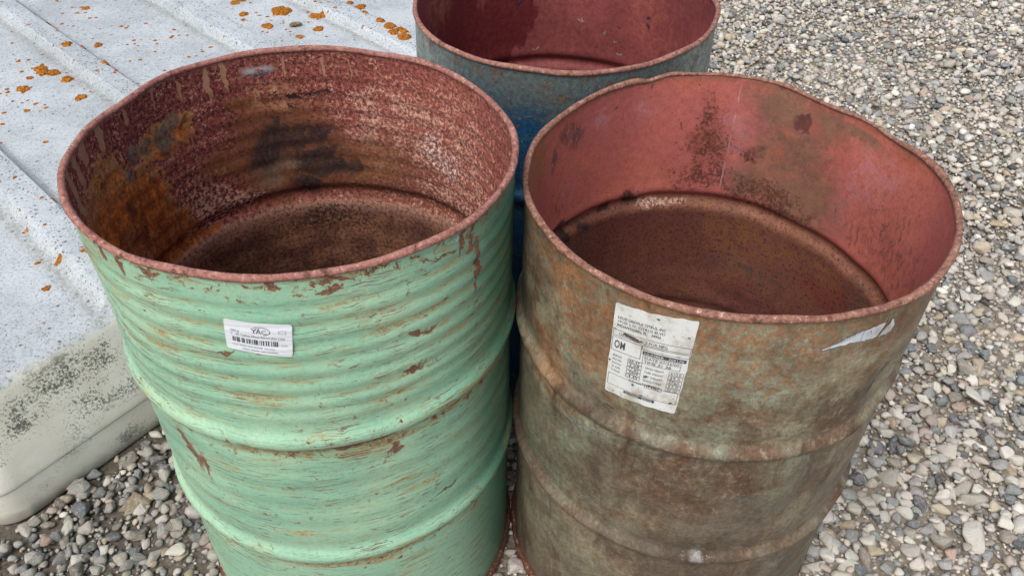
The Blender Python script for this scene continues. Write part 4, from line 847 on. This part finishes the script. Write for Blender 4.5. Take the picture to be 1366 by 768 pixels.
for (x, y, rx, ry, rot) in ((0.29, 0.305, 0.12, 0.018, 0.12), (0.025, 0.62, 0.015, 0.010, 0), (0.53, 0.665, 0.03, 0.010, -0.4), (0.60, 0.75, 0.016, 0.010, -0.5), (0.52, 0.885, 0.028, 0.007, 0), (0.90, 0.885, 0.026, 0.011, -0.3), (0.13, 0.955, 0.02, 0.006, 0.3), (0.55, 0.045, 0.02, 0.006, 0), (0.93, 0.17, 0.02, 0.006, 0)):
    smear(x, y, rx, ry, rot, BR, CL, 0.0019, int(x * 1000)).build('scuff_mark', lab, SCUFF)
smear(0.385, 0.80, 0.018, 0.013, 0, BR, CL, 0.0019, 5).build('blue_spot', lab, mat_plain('blue_spot_ink', (40, 120, 170), 0.6, 0.1))

# torn strip of an older label
def torn(name, poly, B, lift, parent, mat):
    P = Print(B, [(0, 1), (1, 1), (1, 0), (0, 0)], lift, 1.0); cx = sum(p[0] for p in poly) / len(poly); cz = sum(p[1] for p in poly) / len(poly)
    pts = []
    for (a, b), (c, d) in zip(poly, poly[1:] + poly[:1]):
        for k in range(10): f = k / 10; pts.append((a + (c - a) * f + random.gauss(0, 0.07), b + (d - b) * f + random.gauss(0, 0.0006)))
    ids = [P.pt(a, 1 - b) for a, b in pts]; c0 = P.pt(cx, 1 - cz); n_ = len(ids)
    P.F = [(c0, ids[k], ids[(k + 1) % n_]) for k in range(n_)]; return P.build(name, parent, mat)
TORNP = mat_paper('torn_label_paper', (206, 214, 222), (138, 128, 112), 0.8)
tr_ = torn('torn_label', [(-78.23, .7780), (-74, .7868), (-70.15, .7960), (-68.5, .7975), (-63.26, .8020), (-62.5, .7999), (-63.78, .7800), (-67, .7800), (-70.59, .7815), (-74.5, .7795)], BR, 0.0010, olive, TORNP)
tr_['label'] = 'torn remnant strip of a white label'
torn('torn_label', [(-63.21, .7790), (-61.67, .7934), (-60.69, .7975), (-60.75, .8045), (-59.98, .8020), (-59.11, .7900), (-59.55, .7813)], BR, 0.0010, olive, TORNP)
P = Print(BR, [(0, 1), (1, 1), (1, 0), (0, 0)], 0.0014, 0.005)
for k in range(13):
    a = -77 + k * 0.62; zb = 0.7795 + k * 0.0012; P.line([(a, 1 - zb), (a + random.uniform(-0.15, 0.2), 1 - zb - 0.003 - 0.0003 * k)], 0.10)
P.line([(-68.6, 1 - 0.7985), (-68.6, 1 - 0.782)], 0.12); P.line([(-66.6, 1 - 0.796), (-65.9, 1 - 0.789)], 0.12); P.build('torn_print', tr_, GREYINK)

# bits of clear tape on the green barrel, pale flakes inside the blue one
TAPE = mat_plain('old_tape', (176, 200, 186), 0.25, 0.25, 120, 0.6)
for (th, z, a, b, sd) in ((-40.2, 0.860, 1.5, 0.005, 1), (-48.2, 0.684, 1.0, 0.006, 2), (-33.0, 0.55, 0.6, 0.004, 3)):
    g = np.random.default_rng(sd); poly = [(th + a * math.cos(t) * g.uniform(0.7, 1.2), z + b * math.sin(t) * g.uniform(0.7, 1.2)) for t in np.linspace(0, 2 * PI, 8)[:-1]]
    torn('tape_scrap', poly, BG, 0.0009, green, TAPE)
FLK = mat_plain('pale_flake', (196, 176, 164), 0.8, 0.3, 200)
def flake(th, z, seed):
    g = np.random.default_rng(seed); V, F = [], []
    for k in range(4):
        a = g.uniform(0.3, 2.8); L_ = g.uniform(0.006, 0.014); wdt = 0.0022; d = (math.cos(a), math.sin(a)); o = len(V)
        for (q, w_) in ((0, 0.5), (0.5, 1), (1, 0.2)):
            for sgn in (-1, 1):
                u_ = d[0] * L_ * q - sgn * d[1] * wdt * w_; v_ = d[1] * L_ * q + sgn * d[0] * wdt * w_
                t = math.radians(th) + u_ / 0.285; r = float(BB.r(t, z + v_)) - 0.0013 - 0.0006 - 0.004 * q * q
                V.append((r * math.cos(t), r * math.sin(t), z + v_))
        for q in range(2): F += [(o + 2 * q, o + 2 * q + 2, o + 2 * q + 3), (o + 2 * q, o + 2 * q + 3, o + 2 * q + 1)]
    link('paint_flake', mesh_np('paint_flake', V, F), (FLK,), blue)
for (th, z, sd) in ((78, 0.690, 1), (67, 0.668, 2), (58.5, 0.628, 3), (62, 0.655, 4), (99, 0.62, 5)): flake(th, z, sd)
